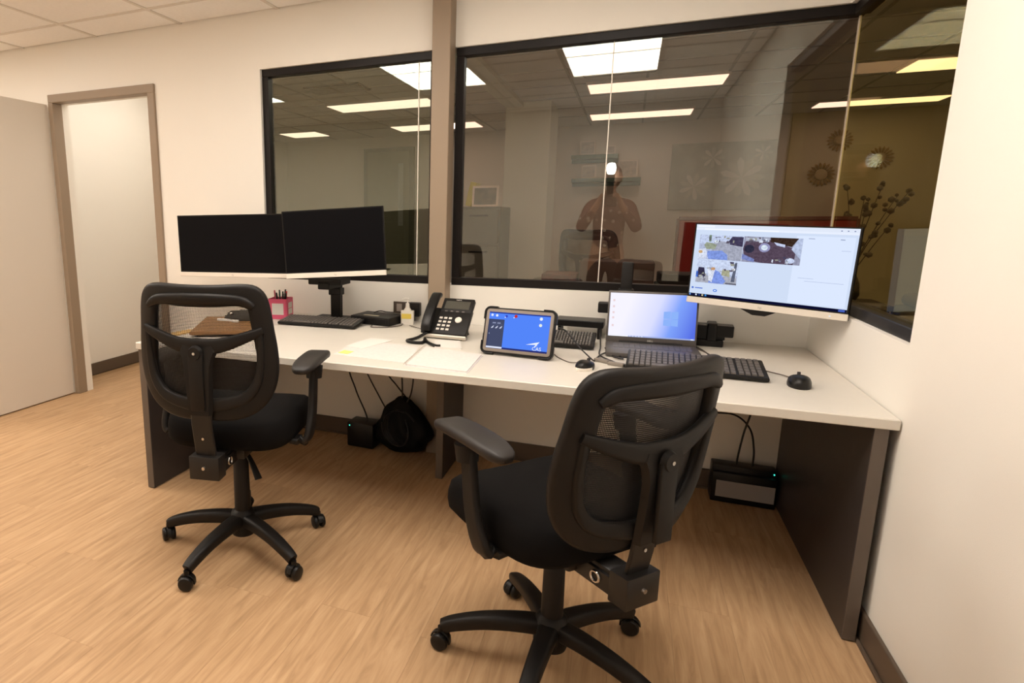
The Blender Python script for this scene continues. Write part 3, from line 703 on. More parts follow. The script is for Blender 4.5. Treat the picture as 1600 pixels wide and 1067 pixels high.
wparent(cable('cord', [(-.196, -.705, .752), (-.215, -.62, .743), (-.28, -.56, .743), (-.345, -.51, .743), (-.40, -.46, .743), (-.42, -.34, .743), (-.47, -.22, .743), (-.53, -.17, .743)], .0022, CORD, 'thin grey cord'), mR)
wparent(cable('cord', [(-.915, -.745, .750), (-.96, -.72, .743), (-1.01, -.65, .743), (-1.03, -.60, .743)], .0022, CORD, 'thin cord'), mS)

# ------------------------------------------------------------------ laptop
lp = thing('laptop', 'open grey laptop with a lit pale blue screen', 'laptop', (-.648, -.40, H_DESK), math.radians(2))
LW = .372
LGREY = mat('laptop_grey', (.085, .075, .070), .4)
b_ = B(); box(b_, -LW/2, LW/2, -.14, .11, .004, .021, .004); finish('base', b_, LGREY, lp, smooth=40)
b_ = B(); 
for r in range(5):
    for c_ in range(14): box(b_, -.155+c_*.0225, -.155+c_*.0225+.0195, -.02+r*.0215, -.002+r*.0215, .0208, .0225)
k = finish('keys', b_, mat('key_plastic', (.11, .098, .09), .4), lp); k['kind'] = 'stuff'
ML = Matrix.Translation((0, .112, .020)) @ Matrix.Rotation(-.20, 4, 'X')
b_ = B(); box(b_, -LW/2, LW/2, 0, .008, 0, .234, .003, 2, M=ML); lid = finish('lid', b_, LGREY, lp, smooth=40)
b_ = B(); cyl(b_, (-.13, .111, .020), (.13, .111, .020), .008, seg=12); finish('hinge', b_, PLAST, lp, smooth=40)
def lapscreen():
    M = bpy.data.materials.new('laptop_wallpaper'); M.use_nodes = True; nt = M.node_tree; nt.nodes.clear(); L = nt.links
    e = nt.nodes.new('ShaderNodeEmission'); o = nt.nodes.new('ShaderNodeOutputMaterial'); tc = nt.nodes.new('ShaderNodeTexCoord'); sp = nt.nodes.new('ShaderNodeSeparateXYZ')
    L.new(tc.outputs['UV'], sp.inputs[0])
    ma = nt.nodes.new('ShaderNodeMath'); ma.operation = 'MULTIPLY_ADD'; ma.inputs[1].default_value = -.18; L.new(sp.outputs[1], ma.inputs[0]); L.new(sp.outputs[0], ma.inputs[2])
    r = nt.nodes.new('ShaderNodeValToRGB'); el = r.color_ramp.elements
    el[0].position = .10; el[0].color = (*srgb(242, 240, 255), 1); el[1].position = .95; el[1].color = (*srgb(86, 110, 226), 1)
    q = el.new(.45); q.color = (*srgb(214, 218, 254), 1); q = el.new(.68); q.color = (*srgb(126, 160, 246), 1)
    L.new(ma.outputs[0], r.inputs[0]); L.new(r.outputs[0], e.inputs[0]); e.inputs[1].default_value = 1.05; L.new(e.outputs[0], o.inputs[0])
    return M
ML2 = ML @ Matrix.Translation((-LW/2+.008, -.0006, .026)) @ Matrix.Rotation(PI/2, 4, 'X') @ Matrix.Diagonal((LW-.016, .198, 1, 1))
bm = B(); uvl = bm.loops.layers.uv.new('uv'); f = bm.faces.new([bm.verts.new(ML2 @ Vector((u, v, 0))) for u, v in rect(0, 0, 1, 1)])
for l_, uv in zip(f.loops, rect(0, 0, 1, 1)): l_[uvl].uv = uv
me = bpy.data.meshes.new('screen'); bm.to_mesh(me); bm.free(); me.materials.append(lapscreen()); ls = bpy.data.objects.new('screen', me); COL.objects.link(ls); ls.parent = lp
it = []
for a, c_ in ((.635, .715), (.72, .80)):
    for b0, b1 in ((.30, .44), (.45, .61)): add([(a, b0), (c_, b0-.012 if b0 < .4 else b0), (c_, b1 if b0 < .4 else b1+.014), (a, b1)], (142, 180, 250))
for v in (.80, .66, .52, .40, .22): add(rect(.035, v, .06, v+.05), (236, 214, 214))
add(rect(0, 0, .24, .028), (246, 248, 255)); add(rect(.24, 0, 1, .028), (160, 176, 226)); add(rect(.955, .004, .985, .026), (236, 242, 255), 2)
for k in range(5): add(rect(.25+.035*k, .004, .27+.035*k, .024), (220, 228, 250), 2)
polys('screen_image', it, ls, ML2)
text_mesh('logo', 'DELL', .011, mat('logo_white', (.75, .72, .68), .4), lid, ML @ Matrix.Translation((0, -.0007, .008)) @ Matrix.Rotation(PI/2, 4, 'X'))
# docking box behind the laptop
dk = thing('docking_station', 'black docking unit with a cradle behind the laptop under the lit monitor', 'dock', (-.388, -.10, H_DESK), math.radians(-4))
b_ = B(); box(b_, -.075, .045, -.05, .04, 0, .03, .005); finish('foot', b_, PLAST, dk)
b_ = B(); box(b_, -.085, -.02, -.045, .03, .03, .098, .006); box(b_, -.025, .015, -.055, .03, .025, .108, .006); box(b_, .012, .082, -.04, .03, .045, .098, .005); box(b_, .012, .05, -.03, .03, .03, .05, .003); finish('cradle', b_, PLAST2, dk)
cable('charger_cord', [(-.50, -.12, .746), (-.455, -.20, .743), (-.43, -.30, .743), (-.42, -.40, .743)], .0025, BCORD, 'short black cord beside the docking unit')
# ------------------------------------------------------------------ tablet
tb = thing('tablet', 'rugged grey cased tablet with a bright blue screen', 'tablet', (-1.178, -.700, H_DESK), math.radians(-6))
MT = Matrix.Translation((0, 0, .006)) @ Matrix.Rotation(-.30, 4, 'X')
TW, TH = .300, .198
b_ = B(); prism(b_, rrect(TW, TH, .022, 4), -.010, .012, .003, M=MT @ Matrix.Translation((0, 0, TH/2)) @ Matrix.Rotation(PI/2, 4, 'X')); finish('bumper_case', b_, PLAST, tb, smooth=40)
b_ = B(); prism(b_, rrect(TW-.014, TH-.014, .014, 4), .010, .0145, .001, M=MT @ Matrix.Translation((0, 0, TH/2)) @ Matrix.Rotation(PI/2, 4, 'X')); finish('grey_frame', b_, mat('case_grey', (.22, .185, .155), .6), tb, smooth=40)
for sx in (-1, 1):
    for sz in (0, 1):
        b_ = B(); c0 = Vector((sx*(TW/2-.022), 0, TH*sz+(.022 if sz == 0 else -.022))); a0 = {(1, 1): 0, (-1, 1): 90, (-1, 0): 180, (1, 0): 270}[(sx, sz)]
        tx, tz = c0.x-sx*.030, c0.z-(.030 if sz else -.030); rr_ = .0235
        arc = [c0+Vector((rr_*math.cos(math.radians(a0+g)), 0, rr_*math.sin(math.radians(a0+g)))) for g in range(0, 91, 15)]
        if (sx, sz) in ((1, 1), (-1, 0)): path = [Vector((arc[0].x, 0, tz))]+arc+[Vector((tx, 0, arc[-1].z))]
        else: path = [Vector((tx, 0, arc[0].z))]+arc+[Vector((arc[-1].x, 0, tz))]
        sweep(b_, [q+Vector((0, -.002, 0)) for q in path], rrect(.026, .007, .003, 2), up=lambda i_: (path[i_]-c0)); bmesh.ops.transform(b_, matrix=MT, verts=b_.verts); finish('corner_guard', b_, PLAST2, tb, smooth=40)
b_ = B(); box(b_, -.07, .07, .012, .02, .05, .13, .003, 1, M=MT); box(b_, -.16, -.10, .012, .03, .03, .09, .006, 2, M=MT)
vs = box(b_, -.05, .05, -.003, .003, 0, .15, .001, 1, M=Matrix.Translation((0, .125, .004)) @ Matrix.Rotation(.45, 4, 'X')); finish('stand', b_, PLAST, tb)
MT2 = MT @ Matrix.Translation((-TW/2+.020, -.0150, .020)) @ Matrix.Rotation(PI/2, 4, 'X') @ Matrix.Diagonal((TW-.040, TH-.040, 1, 1))
b_ = B(); b_.faces.new([b_.verts.new(MT2 @ Vector((u, v, 0))) for u, v in rect(0, 0, 1, 1)]); ts = finish('screen', b_, E_(84, 134, 250, 1.0), tb)
it = []
add([(0, 0), (0, .80), (.265, .80), (.27, .05), (.27, 0)], (62, 68, 96)); add(rect(.03, .055, .265, .77), (70, 76, 104), 2); add(rect(0, 0, 1, .045), (40, 46, 110), .8); add(rect(.005, .01, .27, .055), (226, 232, 252), 3); add(rect(0, .965, 1, 1), (40, 60, 150), .8)
for u, v, r_, c_ in ((.05, .91, .035, (232, 238, 255)), (.13, .905, .035, (236, 242, 255)), (.29, .90, .035, (56, 70, 190)), (.445, .915, .045, (196, 52, 52)), (.855, .895, .042, (238, 244, 255)), (.855, .725, .042, (230, 238, 232))): add(disc(u, v, r_, 12, .6), c_, 2)
add(disc(.415, .875, .018, 8, .6), (220, 226, 255), 3); add(disc(.27, .868, .018, 8, .6), (220, 226, 255), 3)
for u in (.07, .15): add(rect(u, .68, u+.055, .715), (138, 146, 178), 3)
for u in (.075, .145, .215): add([(u-.025, .56), (u, .60), (u+.022, .63), (u+.012, .57), (u-.01, .545)], (206, 212, 232), 3)
add(rect(.055, .66, .24, .664), (110, 118, 150), 3); add([(.025, .39), (.03, .43), (.04, .39)], (180, 188, 214), 3)
add([(.655, .185), (.865, .275), (.80, .175), (.845, .195), (.79, .125), (.835, .205)], (238, 244, 255), 2)
add([(.655, .185), (.872, .285), (.845, .225)], (238, 244, 255), 3); add([(.872, .285), (.80, .13), (.83, .225)], (238, 244, 255), 3)
polys('screen_image', it, ts, MT2)
text_mesh('screen_logo', 'CAS', .021, E_(238, 244, 255), ts, MT @ Matrix.Translation((.087, -.0160, .028)) @ Matrix.Rotation(PI/2, 4, 'X'), .0001)

# ------------------------------------------------------------------ black box and cable adapters behind
bx = thing('network_box', 'small flat black box raised behind the tilted keyboard', 'box', (-.965, -.115, H_DESK), math.radians(-2))
b_ = B(); box(b_, -.112, .112, -.06, .06, .055, .088, .004); finish('case', b_, PLAST2, bx)
for q in (-.0925, .0925):
    b_ = B(); box(b_, q-.0075, q+.0075, -.05, .05, 0, .0548); finish('foot', b_, PLAST, bx)
for lab, c_, rz in (('pale grey cable adapter beside the silver rimmed mouse', (-.835, -.66), -.5), ('small grey video dongle nearest the laptop corner', (-.78, -.70), -.35)):
    t = thing('cable_adapter', lab, 'adapter', (c_[0], c_[1], H_DESK), rz, 'cable adapters on the desk')
    b_ = B(); box(b_, -.035, .028, -.012, .012, 0, .014, .004); finish('body', b_, mat('adapter_grey', (.22, .19, .16), .5), t, smooth=40)
    b_ = B(); box(b_, .026, .050, -.010, .010, .001, .012, .003); finish('plug', b_, PLAST2, t, smooth=40)
for k, (lab, pts) in enumerate((('black cable falling from the tablet to the adapters', [(-1.02, -.60, .86), (-.985, -.60, .845), (-.93, -.63, .79), (-.88, -.66, .752), (-.865, -.68, .748)]),
    ('black cable looping from the flat box to the adapters', [(-.87, -.18, .79), (-.865, -.24, .775), (-.855, -.40, .752), (-.85, -.55, .746), (-.79, -.69, .752)]),
    ('dark cable curling from the laptop to the adapters', [(-.835, -.42, .752), (-.815, -.50, .747), (-.79, -.575, .747), (-.76, -.60, .748), (-.775, -.54, .747), (-.83, -.50, .747), (-.86, -.62, .748)]))):
    cable('adapter_cable', pts, .0032, BCORD, lab, group='black cables by the laptop')

# ------------------------------------------------------------------ phone
ph = thing('desk_phone', 'black office desk phone with handset beside the post', 'phone', (-1.555, -.36, H_DESK), math.radians(-4))
MP = Matrix.Translation((0, -.105, .030)) @ Matrix.Rotation(.78, 4, 'X')
b_ = B(); box(b_, -.122, .108, 0, .155, -.028, .0, .006, 2, M=MP); box(b_, -.055, .105, .13, .218, -.026, .002, .006, 2, M=MP); finish('body', b_, PLAST, ph, smooth=40)
b_ = B(); box(b_, -.07, .07, .0, .10, 0, .006, .002, 1, M=Matrix.Translation((0, -.02, 0))); box(b_, -.07, .07, -.004, .004, 0, .11, .001, 1, M=Matrix.Translation((0, .065, .0)) @ Matrix.Rotation(.25, 4, 'X')); box(b_, -.10, .09, -.012, .0, .0, .028, .003, 1, M=Matrix.Translation((0, -.075, 0))); finish('stand', b_, PLAST, ph)
b_ = B(); box(b_, -.124, .110, -.012, -.002, -.026, -.004, .003, 2, M=MP); finish('silver_edge', b_, SILVER, ph, smooth=40)
b_ = B(); box(b_, -.038, .088, .150, .198, .001, .0035, .001, 1, M=MP); finish('display', b_, mat('lcd_grey', (.075, .072, .058), .35, spec=.2), ph)
b_ = B()
for r in range(4):
    for c_ in range(3): box(b_, -.046+c_*.024, -.030+c_*.024, .020+r*.0225, .031+r*.0225, 0, .003, .001, 1, M=MP)
kk = finish('keys', b_, mat('key_white', (.75, .70, .64), .4), ph); kk['kind'] = 'stuff'
b_ = B()
for k in range(4): box(b_, -.03+k*.029, -.016+k*.029, .132, .139, 0, .003, .001, 1, M=MP)
kk = finish('soft_keys', b_, mat('key_plastic', (.11, .098, .09), .4), ph); kk['kind'] = 'stuff'
b_ = B(); lathe(b_, [(0, .004), (.008, .004), (.0165, .0035), (.017, 0)], seg=20, M=MP @ Matrix.Translation((.052, .086, 0))); finish('navigation_pad', b_, SILVER, ph, smooth=40)
text_mesh('logo', 'Yealink', .010, mat('logo_white', (.75, .72, .68), .4), ph, MP @ Matrix.Translation((.025, .203, .0026)))
MH = MP @ Matrix.Translation((-.090, 0, 0))
b_ = B(); pts = [Vector((0, .004, .012)), Vector((0, .02, .026)), Vector((0, .06, .034)), Vector((0, .12, .035)), Vector((0, .18, .030)), Vector((0, .214, .022)), Vector((0, .224, .010))]
sweep(b_, spline(pts, 4), rrect(.050, .026, .010), up=(0, 0, 1)); bmesh.ops.transform(b_, matrix=MH, verts=b_.verts)
hs_ = finish('handset', b_, PLAST2, ph, smooth=50)
cable('handset_cord', [(-.085, -.110, .030), (-.11, -.15, .012), (-.125, -.19, .008), (-.135, -.235, .008), (-.10, -.26, .008), (-.055, -.25, .008), (-.06, -.20, .008), (-.072, -.165, .010), (-.045, -.21, .008), (-.01, -.255, .008), (.03, -.285, .008), (.05, -.28, .008)], .0075, PLAST2, '', parent=ph)
nt_ = finish('note_block', (lambda b_: (prism(b_, [(-1.595, -.50), (-1.475, -.485), (-1.425, -.645), (-1.545, -.665)], H_DESK, H_DESK+.006), b_)[1])(B()), PAPER); tag(nt_, 'small white note block lying in front of the desk phone', 'notepad')
# ------------------------------------------------------------------ papers
def sheet(name, label, poly, z0, z1, mt, cat='paper'):
    b_ = B(); prism(b_, poly, z0, z1); o = finish(name, b_, mt); return tag(o, label, cat)
sheet('paper_sheet', 'printed white sheet lying left on the desk near the armrest', [(-1.925, -.640), (-1.62, -.655), (-1.565, -.985), (-1.915, -.945)], H_DESK, H_DESK+.0012, PAPERP)
sheet('paper_sheet', 'white sheet with a torn edge tucked under the printed sheet', [(-1.90, -.56), (-1.78, -.58), (-1.84, -.80), (-1.935, -.79)], H_DESK+.0012, H_DESK+.0022, PAPER)
sheet('sticky_note', 'small yellow sticky note on the printed sheet', [(-1.90, -.865), (-1.85, -.875), (-1.855, -.93), (-1.905, -.92)], H_DESK+.0014, H_DESK+.0024, mat('sticky_yellow', (.85, .75, .22), .7), 'sticky note')
nb = thing('notebook', 'open white spiral notebook on the desk edge left of the tablet', 'notebook', (-1.44, -.86, H_DESK))
b_ = B(); prism(b_, [(-.150, .19), (.125, .125), (.138, -.185), (-.118, -.160)], 0.0, .007); finish('pages', b_, PAPERP, nb)
b_ = B(); prism(b_, [(-.155, .195), (.130, .130), (.143, -.190), (-.123, -.165)], -.0005+.0005, .0018); finish('cover', b_, mat('lilac_cover', (.74, .70, .70), .5), nb)
b_ = B()
for k in range(22):
    u = k/21; c_ = Vector((-.150, .19, .006)).lerp(Vector((-.118, -.160, .006)), u)
    sweep(b_, [c_+Vector((.006*math.cos(a), 0, .006*math.sin(a))) for a in [2*PI*g/8 for g in range(8)]], circ(.0011, 5), closed=True, up=(0, 1, 0))
k = finish('spiral', b_, mat('spiral_grey', (.5, .46, .40), .4), nb); k['kind'] = 'stuff'

# ------------------------------------------------------------------ pen box, pens, sanitiser, mini pc
pb = thing('pen_holder', 'pink square pen holder with white panels beside the monitor stand', 'pen holder', (-2.632, -.20, H_DESK), math.radians(12))
S_ = .054
b_ = B()
for a, c_ in ((-1, 0), (1, 0), (0, -1), (0, 1)):
    if a: box(b_, a*S_-.003, a*S_+.003, -S_, S_, 0, .118, .001, 1)
    else: box(b_, -S_+.003, S_-.003, c_*S_-.003, c_*S_+.003, 0, .118, .001, 1)
box(b_, -S_+.003, S_-.003, -S_+.003, S_-.003, 0, .004); finish('box', b_, PINK, pb)
b_ = B(); box(b_, -.034, .036, -S_-.0040, -S_-.003, .026, .092); finish('front_panel', b_, PAPER, pb)
b_ = B(); 
for q in range(2):
    for g in range(2): box(b_, S_+.003, S_+.004, -.032+q*.034, -.002+q*.034, .026+g*.036, .058+g*.036)
finish('side_panel', b_, PAPER, pb)
pc = [(.02, .02, .02), (.65, .03, .02), (.02, .02, .02), (.03, .10, .06), (.02, .02, .03), (.75, .75, .72), (.03, .03, .08), (.80, .20, .30), (.02, .02, .02), (.05, .12, .10), (.02, .02, .02)]
pn = ['black', 'red', 'thick black', 'dark green', 'navy', 'white', 'blue black', 'pink', 'slim black', 'teal', 'short black']
for k, c_ in enumerate(pc):
    a = 2*PI*k/len(pc); r0 = .016; r1 = .036
    t = thing('pen', pn[k]+' pen standing in the pink pen holder', 'pen', (-2.632+.0*k, -.20, H_DESK+.005), 0, 'pens in the pink holder')
    p0 = Vector((r0*math.cos(a), r0*math.sin(a), 0)); p1 = Vector((r1*math.cos(a), r1*math.sin(a), .142+.018*((k*7) % 5)/4))
    mt = mat('pen_%d' % k, c_, .35)
    b_ = B(); cyl(b_, p0, p0.lerp(p1, .8), .0045, .0045, 10); finish('barrel', b_, mt, t, smooth=40)
    b_ = B(); cyl(b_, p0.lerp(p1, .78), p1, .0055, .0045, 10); finish('cap', b_, mt, t, smooth=40)
hs = thing('hand_sanitizer', 'clear pump bottle of hand sanitizer with a yellow label', 'bottle', (-1.868, -.125, H_DESK), .2)
b_ = B(); prism(b_, rrect(.072, .044, .012, 3), 0, .078, .004); lathe(b_, [(.024, .076), (.016, .088), (.0125, .096), (.0125, .102)], seg=20); finish('bottle', b_, mat('clear_plastic', (.80, .76, .68), .15), hs, smooth=40)
b_ = B(); box(b_, -.030, .024, -.0232, -.0222, .034, .062, .0003, 1); finish('label', b_, mat('label_yellow', (.80, .62, .10), .5), hs)
b_ = B(); cyl(b_, (0, 0, .10), (0, 0, .117), .011, seg=16); cyl(b_, (0, 0, .115), (0, 0, .140), .004, seg=10); sweep(b_, [(.008, 0, .142), (-.01, 0, .144), (-.030, 0, .138)], rrect(.012, .007, .002, 1), up=(0, 0, 1)); finish('pump', b_, mat('pump_white', (.85, .82, .76), .4), hs, smooth=40)
pcb = thing('mini_computer', 'flat black mini computer beside the left keyboard', 'computer', (-2.03, -.14, H_DESK), math.radians(-8))
b_ = B(); box(b_, -.135, .115, -.09, .09, .002, .046, .005); finish('case', b_, PLAST, pcb, smooth=40)
b_ = B(); box(b_, -.075, .02, -.05, -.03, .046, .0465); finish('sticker', b_, mat('sticker_cream', (.62, .56, .42), .6), pcb)
b_ = B(); box(b_, -.11, .09, -.0915, -.0895, .010, .036, .0005, 1); box(b_, -.02, .0, -.0925, -.091, .018, .026); finish('front_grille', b_, PLAST2, pcb)
wparent(cable('loose_cord', [(-2.08, -.10, .79), (-2.05, -.08, .798), (-2.01, -.085, .795), (-1.97, -.07, .792)], .003, BCORD, 'cord'), pcb)
wparent(cable('power_cord', [(-2.03, -.245, .744), (-2.01, -.30, .744), (-1.95, -.285, .744), (-1.90, -.23, .744), (-1.885, -.165, .744), (-1.915, -.07, .76), (-1.905, -.035, .80)], .0032, CORD, 'cord'), pcb)
wparent(cable('line_cord', [(-1.84, -.17, .743), (-1.78, -.22, .743), (-1.70, -.27, .743), (-1.64, -.27, .746)], .002, CORD, 'cord'), ph)
ol = thing('wall_outlet', 'brown wall outlet plate with a plug behind the sanitizer', 'outlet', (-1.922, -.0005, .812))
b_ = B(); box(b_, -.075, .045, -.006, 0, -.034, .034, .002); finish('plate', b_, mat('plate_brown', (.075, .055, .04), .4), ol)
b_ = B(); box(b_, -.055, -.022, -.0085, -.006, -.022, .022, .001, 1); finish('socket', b_, mat('socket_grey', (.35, .30, .26), .4), ol)
b_ = B(); box(b_, .028, .096, -.05, -.0062, -.040, .038, .006); box(b_, .03, .06, -.045, -.01, -.072, -.038, .004); finish('adapter', b_, PLAST2, ol, smooth=40)

# ------------------------------------------------------------------ clipboard pile at the left
cbp = thing('desk_tray', 'brown wooden lap tray behind the left chair back', 'tray', (-2.70, -.62, H_DESK), math.radians(28))
b_ = B(); box(b_, -.155, .155, -.235, .235, .012, .03, .004); finish('board', b_, mat('brown_wood', (.24, .115, .035), .5, var=.2, vscale=12), cbp)
b_ = B(); box(b_, -.13, .13, -.20, .20, 0, .0118, .003, 1); finish('cushion', b_, PLAST, cbp)
b_ = B(); box(b_, -.07, .07, -.008, .008, 0, .012, .002, 1); o = finish('ruler_strip', b_, PAPER, loc=(-2.735, -.575, H_DESK+.0302), rz=math.radians(-4)); tag(o, 'white plastic strip lying on the brown tray', 'strip')
hb = thing('headset_pouch', 'dark crumpled pouch with bright clasps on the brown tray', 'pouch', (-2.68, -.47, H_DESK+.030), .3)
b_ = B(); bmesh.ops.create_icosphere(b_, subdivisions=3, radius=1.0)
for v in b_.verts:
    n_ = 1+.16*math.sin(7*v.co.x+3*v.co.y)*math.cos(5*v.co.y)
    v.co = Vector((v.co.x*.125*n_, v.co.y*.07*n_, max(-.0, (v.co.z+.25)*.042*n_)))
finish('pouch', b_, mat('pouch_dark', (.035, .030, .022), .8, bump=.5, bscale=80), hb, smooth=60)
for p0, p1 in (((-.08, -.045, .036), (-.065, -.05, .040)), ((.07, -.065, .018), (.10, -.062, .020))):
    b_ = B(); cyl(b_, p0, p1, .008, seg=10); finish('clasp', b_, CHROME, hb, smooth=40)
mf = sheet('manila_folder', 'tan manila folder at the left end of the desk', [(-2.886, -.88), (-2.825, -.90), (-2.80, -.76), (-2.862, -.74)], H_DESK, H_DESK+.006, mat('manila', (.70, .45, .16), .6), 'folder')

# ------------------------------------------------------------------ under the desk
def wallcord(name, label, pts, r=.0045, group='cables hanging under the desk'): return cable(name, pts, r, BCORD, label, group=group)
ups = thing('power_unit', 'black power unit with a grey front panel under the right of the desk', 'power unit', (-.195, -.115, .001), math.radians(-1))
b_ = B(); box(b_, -.137, .125, -.005, .075, .0, .172, .006); box(b_, -.137, .125, -.035, .0, .0, .145, .006); finish('case', b_, PLAST2, ups, smooth=40)
b_ = B(); box(b_, -.118, .118, -.0375, -.0352, .028, .108, .001, 1); finish('front_panel', b_, mat('panel_grey', (.36, .33, .32), .5), ups)
b_ = B(); cyl(b_, (.112, -.006, .160), (.112, -.009, .160), .003, seg=10); finish('status_light', b_, emis('led_green', (.05, .9, .6), 2.0), ups)
wallcord('power_cable', 'black cable dropping from the desktop into the power unit', [(-.165, -.09, .707), (-.16, -.085, .62), (-.20, -.085, .52), (-.195, -.085, .44), (-.215, -.085, .33), (-.228, -.085, .21), (-.228, -.085, .172)])
wallcord('power_cable', 'black cable sagging from behind the chair into the power unit', [(-.62, -.07, .62), (-.50, -.07, .49), (-.38, -.07, .415), (-.26, -.07, .41), (-.19, -.07, .35), (-.165, -.075, .25), (-.165, -.08, .172)])
wallcord('power_cable', 'short black cable just under the desk edge beside the chair back', [(-.37, -.08, .707), (-.42, -.08, .64), (-.49, -.08, .57), (-.60, -.08, .53)])
ad = thing('power_strip_box', 'black power adapter box with a green light under the left monitors', 'power adapter', (-2.115, -.13, .001), math.radians(-2))
b_ = B(); box(b_, -.10, .07, -.06, .06, 0, .15, .012); finish('case', b_, PLAST2, ad, smooth=40)
b_ = B(); cyl(b_, (-.08, -.060, .130), (-.08, -.0625, .130), .003, seg=10); finish('status_light', b_, emis('led_green', (.05, .9, .6), 2.0), ad)
bag = thing('cable_bag', 'heap of black bagged cables under the desk beside the post', 'cable bag', (-1.885, -.14, .001))
b_ = B(); bmesh.ops.create_icosphere(b_, subdivisions=4, radius=1.0)
for v in b_.verts:
    p = v.co.copy(); n_ = 1+.09*math.sin(9*p.x+4*p.z)+.07*math.sin(11*p.y-6*p.z)
    zz = (p.z*.5+.5); k = 1-.62*zz
    v.co = Vector((p.x*.135*n_*k/.62, p.y*.075*n_*k/.62, zz*.33))
finish('bag', b_, mat('bag_black', (.006, .006, .006), .7, spec=.2, bump=.6, bscale=60), bag, smooth=60)
for k in range(4):
    b_ = B(); a = .5+k*.8; pts = [(.10*math.cos(a+g)*(1-.12*g)+.01, -.085-.006*k, .17+.10*math.sin(a+g)) for g in [x_*.5 for x_ in range(9)]]
    sweep(b_, spline(pts, 4), circ(.0045, 6)); finish('coil', b_, BCORD, bag, smooth=60)
for lab, pts in (('black cable crossing left under the desk to the adapter', [(-2.01, -.14, .706), (-2.06, -.14, .62), (-2.215, -.14, .49), (-2.18, -.14, .34), (-2.12, -.14, .21), (-2.10, -.14, .152)]),
    ('leftmost black cable hanging under the desk', [(-2.17, -.13, .706), (-2.165, -.13, .60), (-2.12, -.13, .46), (-2.03, -.13, .30), (-1.97, -.13, .20), (-1.96, -.13, .152)]),
    ('black cable curving into the bag under the desk', [(-2.03, -.12, .706), (-2.02, -.12, .56), (-1.99, -.12, .45), (-1.93, -.12, .38), (-1.87, -.13, .32)]),
    ('black cable falling straight into the bag', [(-1.935, -.15, .706), (-1.91, -.15, .58), (-1.89, -.15, .46), (-1.885, -.15, .31)]),
    ('rightmost black cable falling into the bag', [(-1.90, -.16, .706), (-1.86, -.16, .59), (-1.82, -.16, .47), (-1.83, -.16, .36), (-1.86, -.16, .29)])):
    wallcord('power_cable', lab, pts)
wallcord('power_cable', 'reddish black cable hanging beside the centre desk panel', [(-1.545, -.06, .706), (-1.535, -.06, .65), (-1.52, -.06, .57), (-1.53, -.06, .48), (-1.555, -.06, .43)])

# ------------------------------------------------------------------ space behind the glass
bm = B(); box(bm, -6.0, -3.645, 1.42, 5.45, -.06, 0); box(bm, -3.645, 4.2, WT, 5.45, -.06, 0); box(bm, WT, 4.2, -3.0, WT, -.06, 0)
struct('floor_lounge', bm, mat('dark_carpet', (.10, .085, .06), .9, bump=.3, bscale=400), 'dark floor of the lounge behind the glass', 'floor')
bm = B(); box(bm, -6.0, 4.2, 5.40, 5.5, 0, ZC+.1); struct('wall_lounge_far', bm, HALLWALL, 'far wall of the lounge behind the glass', 'wall')
bm = B(); box(bm, .86, 4.1, 5.375, 5.398, 0, ZC); struct('wall_lounge_olive', bm, OLIVE, 'olive painted part of the far lounge wall', 'wall')
bm = B(); box(bm, 4.1, 4.2, -3.0, 5.4, 0, ZC+.1); box(bm, WT, 4.1, -3.1, -3.0, 0, ZC+.1); struct('wall_lounge_right', bm, OLIVE, 'olive side wall of the lounge', 'wall')
bm = B(); box(bm, -6.0, -5.9, 1.42, 5.4, 0, ZC+.1); box(bm, -5.9, -4.98, 1.36, 1.42, 0, ZC+.1); struct('wall_lounge_left', bm, HALLWALL, 'left wall of the lounge behind the glass', 'wall')
bm = B(); box(bm, -6.0, -3.645, 1.42, 5.5, ZC, ZC+.1); box(bm, -3.645, 4.2, WT, 5.5, ZC, ZC+.1); box(bm, WT, 4.2, -3.1, WT, ZC, ZC+.1); struct('ceiling_lounge', bm, mat('lounge_ceiling', (.72, .72, .72), .9, var=.05, vscale=2), 'dim tile ceiling of the lounge', 'ceiling')
HL = emis('lounge_diffuser', (1.0, .78, .64), HALL_LIGHT); HL2 = emis('added_lounge_diffuser', (1.0, .84, .72), HALL_LIGHT*4.2)
for k, (x0, x1, y0, y1, lb) in enumerate(((-3.80, -2.70, 2.72, 3.12, 'left in the nearer row'), (-1.21, -.12, 2.72, 3.12, 'central in the nearer row'), (1.12, 2.25, 2.78, 3.20, 'right in the nearer row'), (-5.38, -4.83, 4.36, 4.79, 'leftmost in the farther row'), (-3.72, -2.62, 4.36, 4.80, 'second from left in the farther row'), (-1.29, -.24, 4.40, 4.80, 'third from left in the farther row'), (.92, 1.98, 4.55, 4.86, 'rightmost in the farther row'), (-3.0, -1.9, .72, 1.12, 'added out of view over the counter at the left'), (-.70, .40, .72, 1.12, 'added out of view over the counter at the right'), (2.4, 3.5, 1.0, 1.4, 'added out of view over the bed'))):  # panels over counter and bed are unseen, added to brighten the lounge
    t = thing('ceiling_light', 'warm lounge ceiling light behind the glass, '+lb, 'ceiling light', ((x0+x1)/2, (y0+y1)/2, ZC-.03), 0, 'lounge ceiling lights')
    hw, hl = (x1-x0)/2, (y1-y0)/2
    b_ = B(); box(b_, -hw-.015, hw+.015, -hl-.015, hl+.015, .006, .0295); finish('frame', b_, GRID, t)
    b_ = B(); box(b_, -hw, hw, -hl, hl, 0, .0058); finish('diffuser', b_, HL2 if y0 < 1.5 else HL, t)
bm = B(); box(bm, -2.06, -1.60, 3.42, 4.05, 0, ZC-.001, .004, 1); struct('trim_6', bm, mat('pillar_paint', (.78, .84, .76), .7), 'pale square pillar in the lounge', 'pillar')
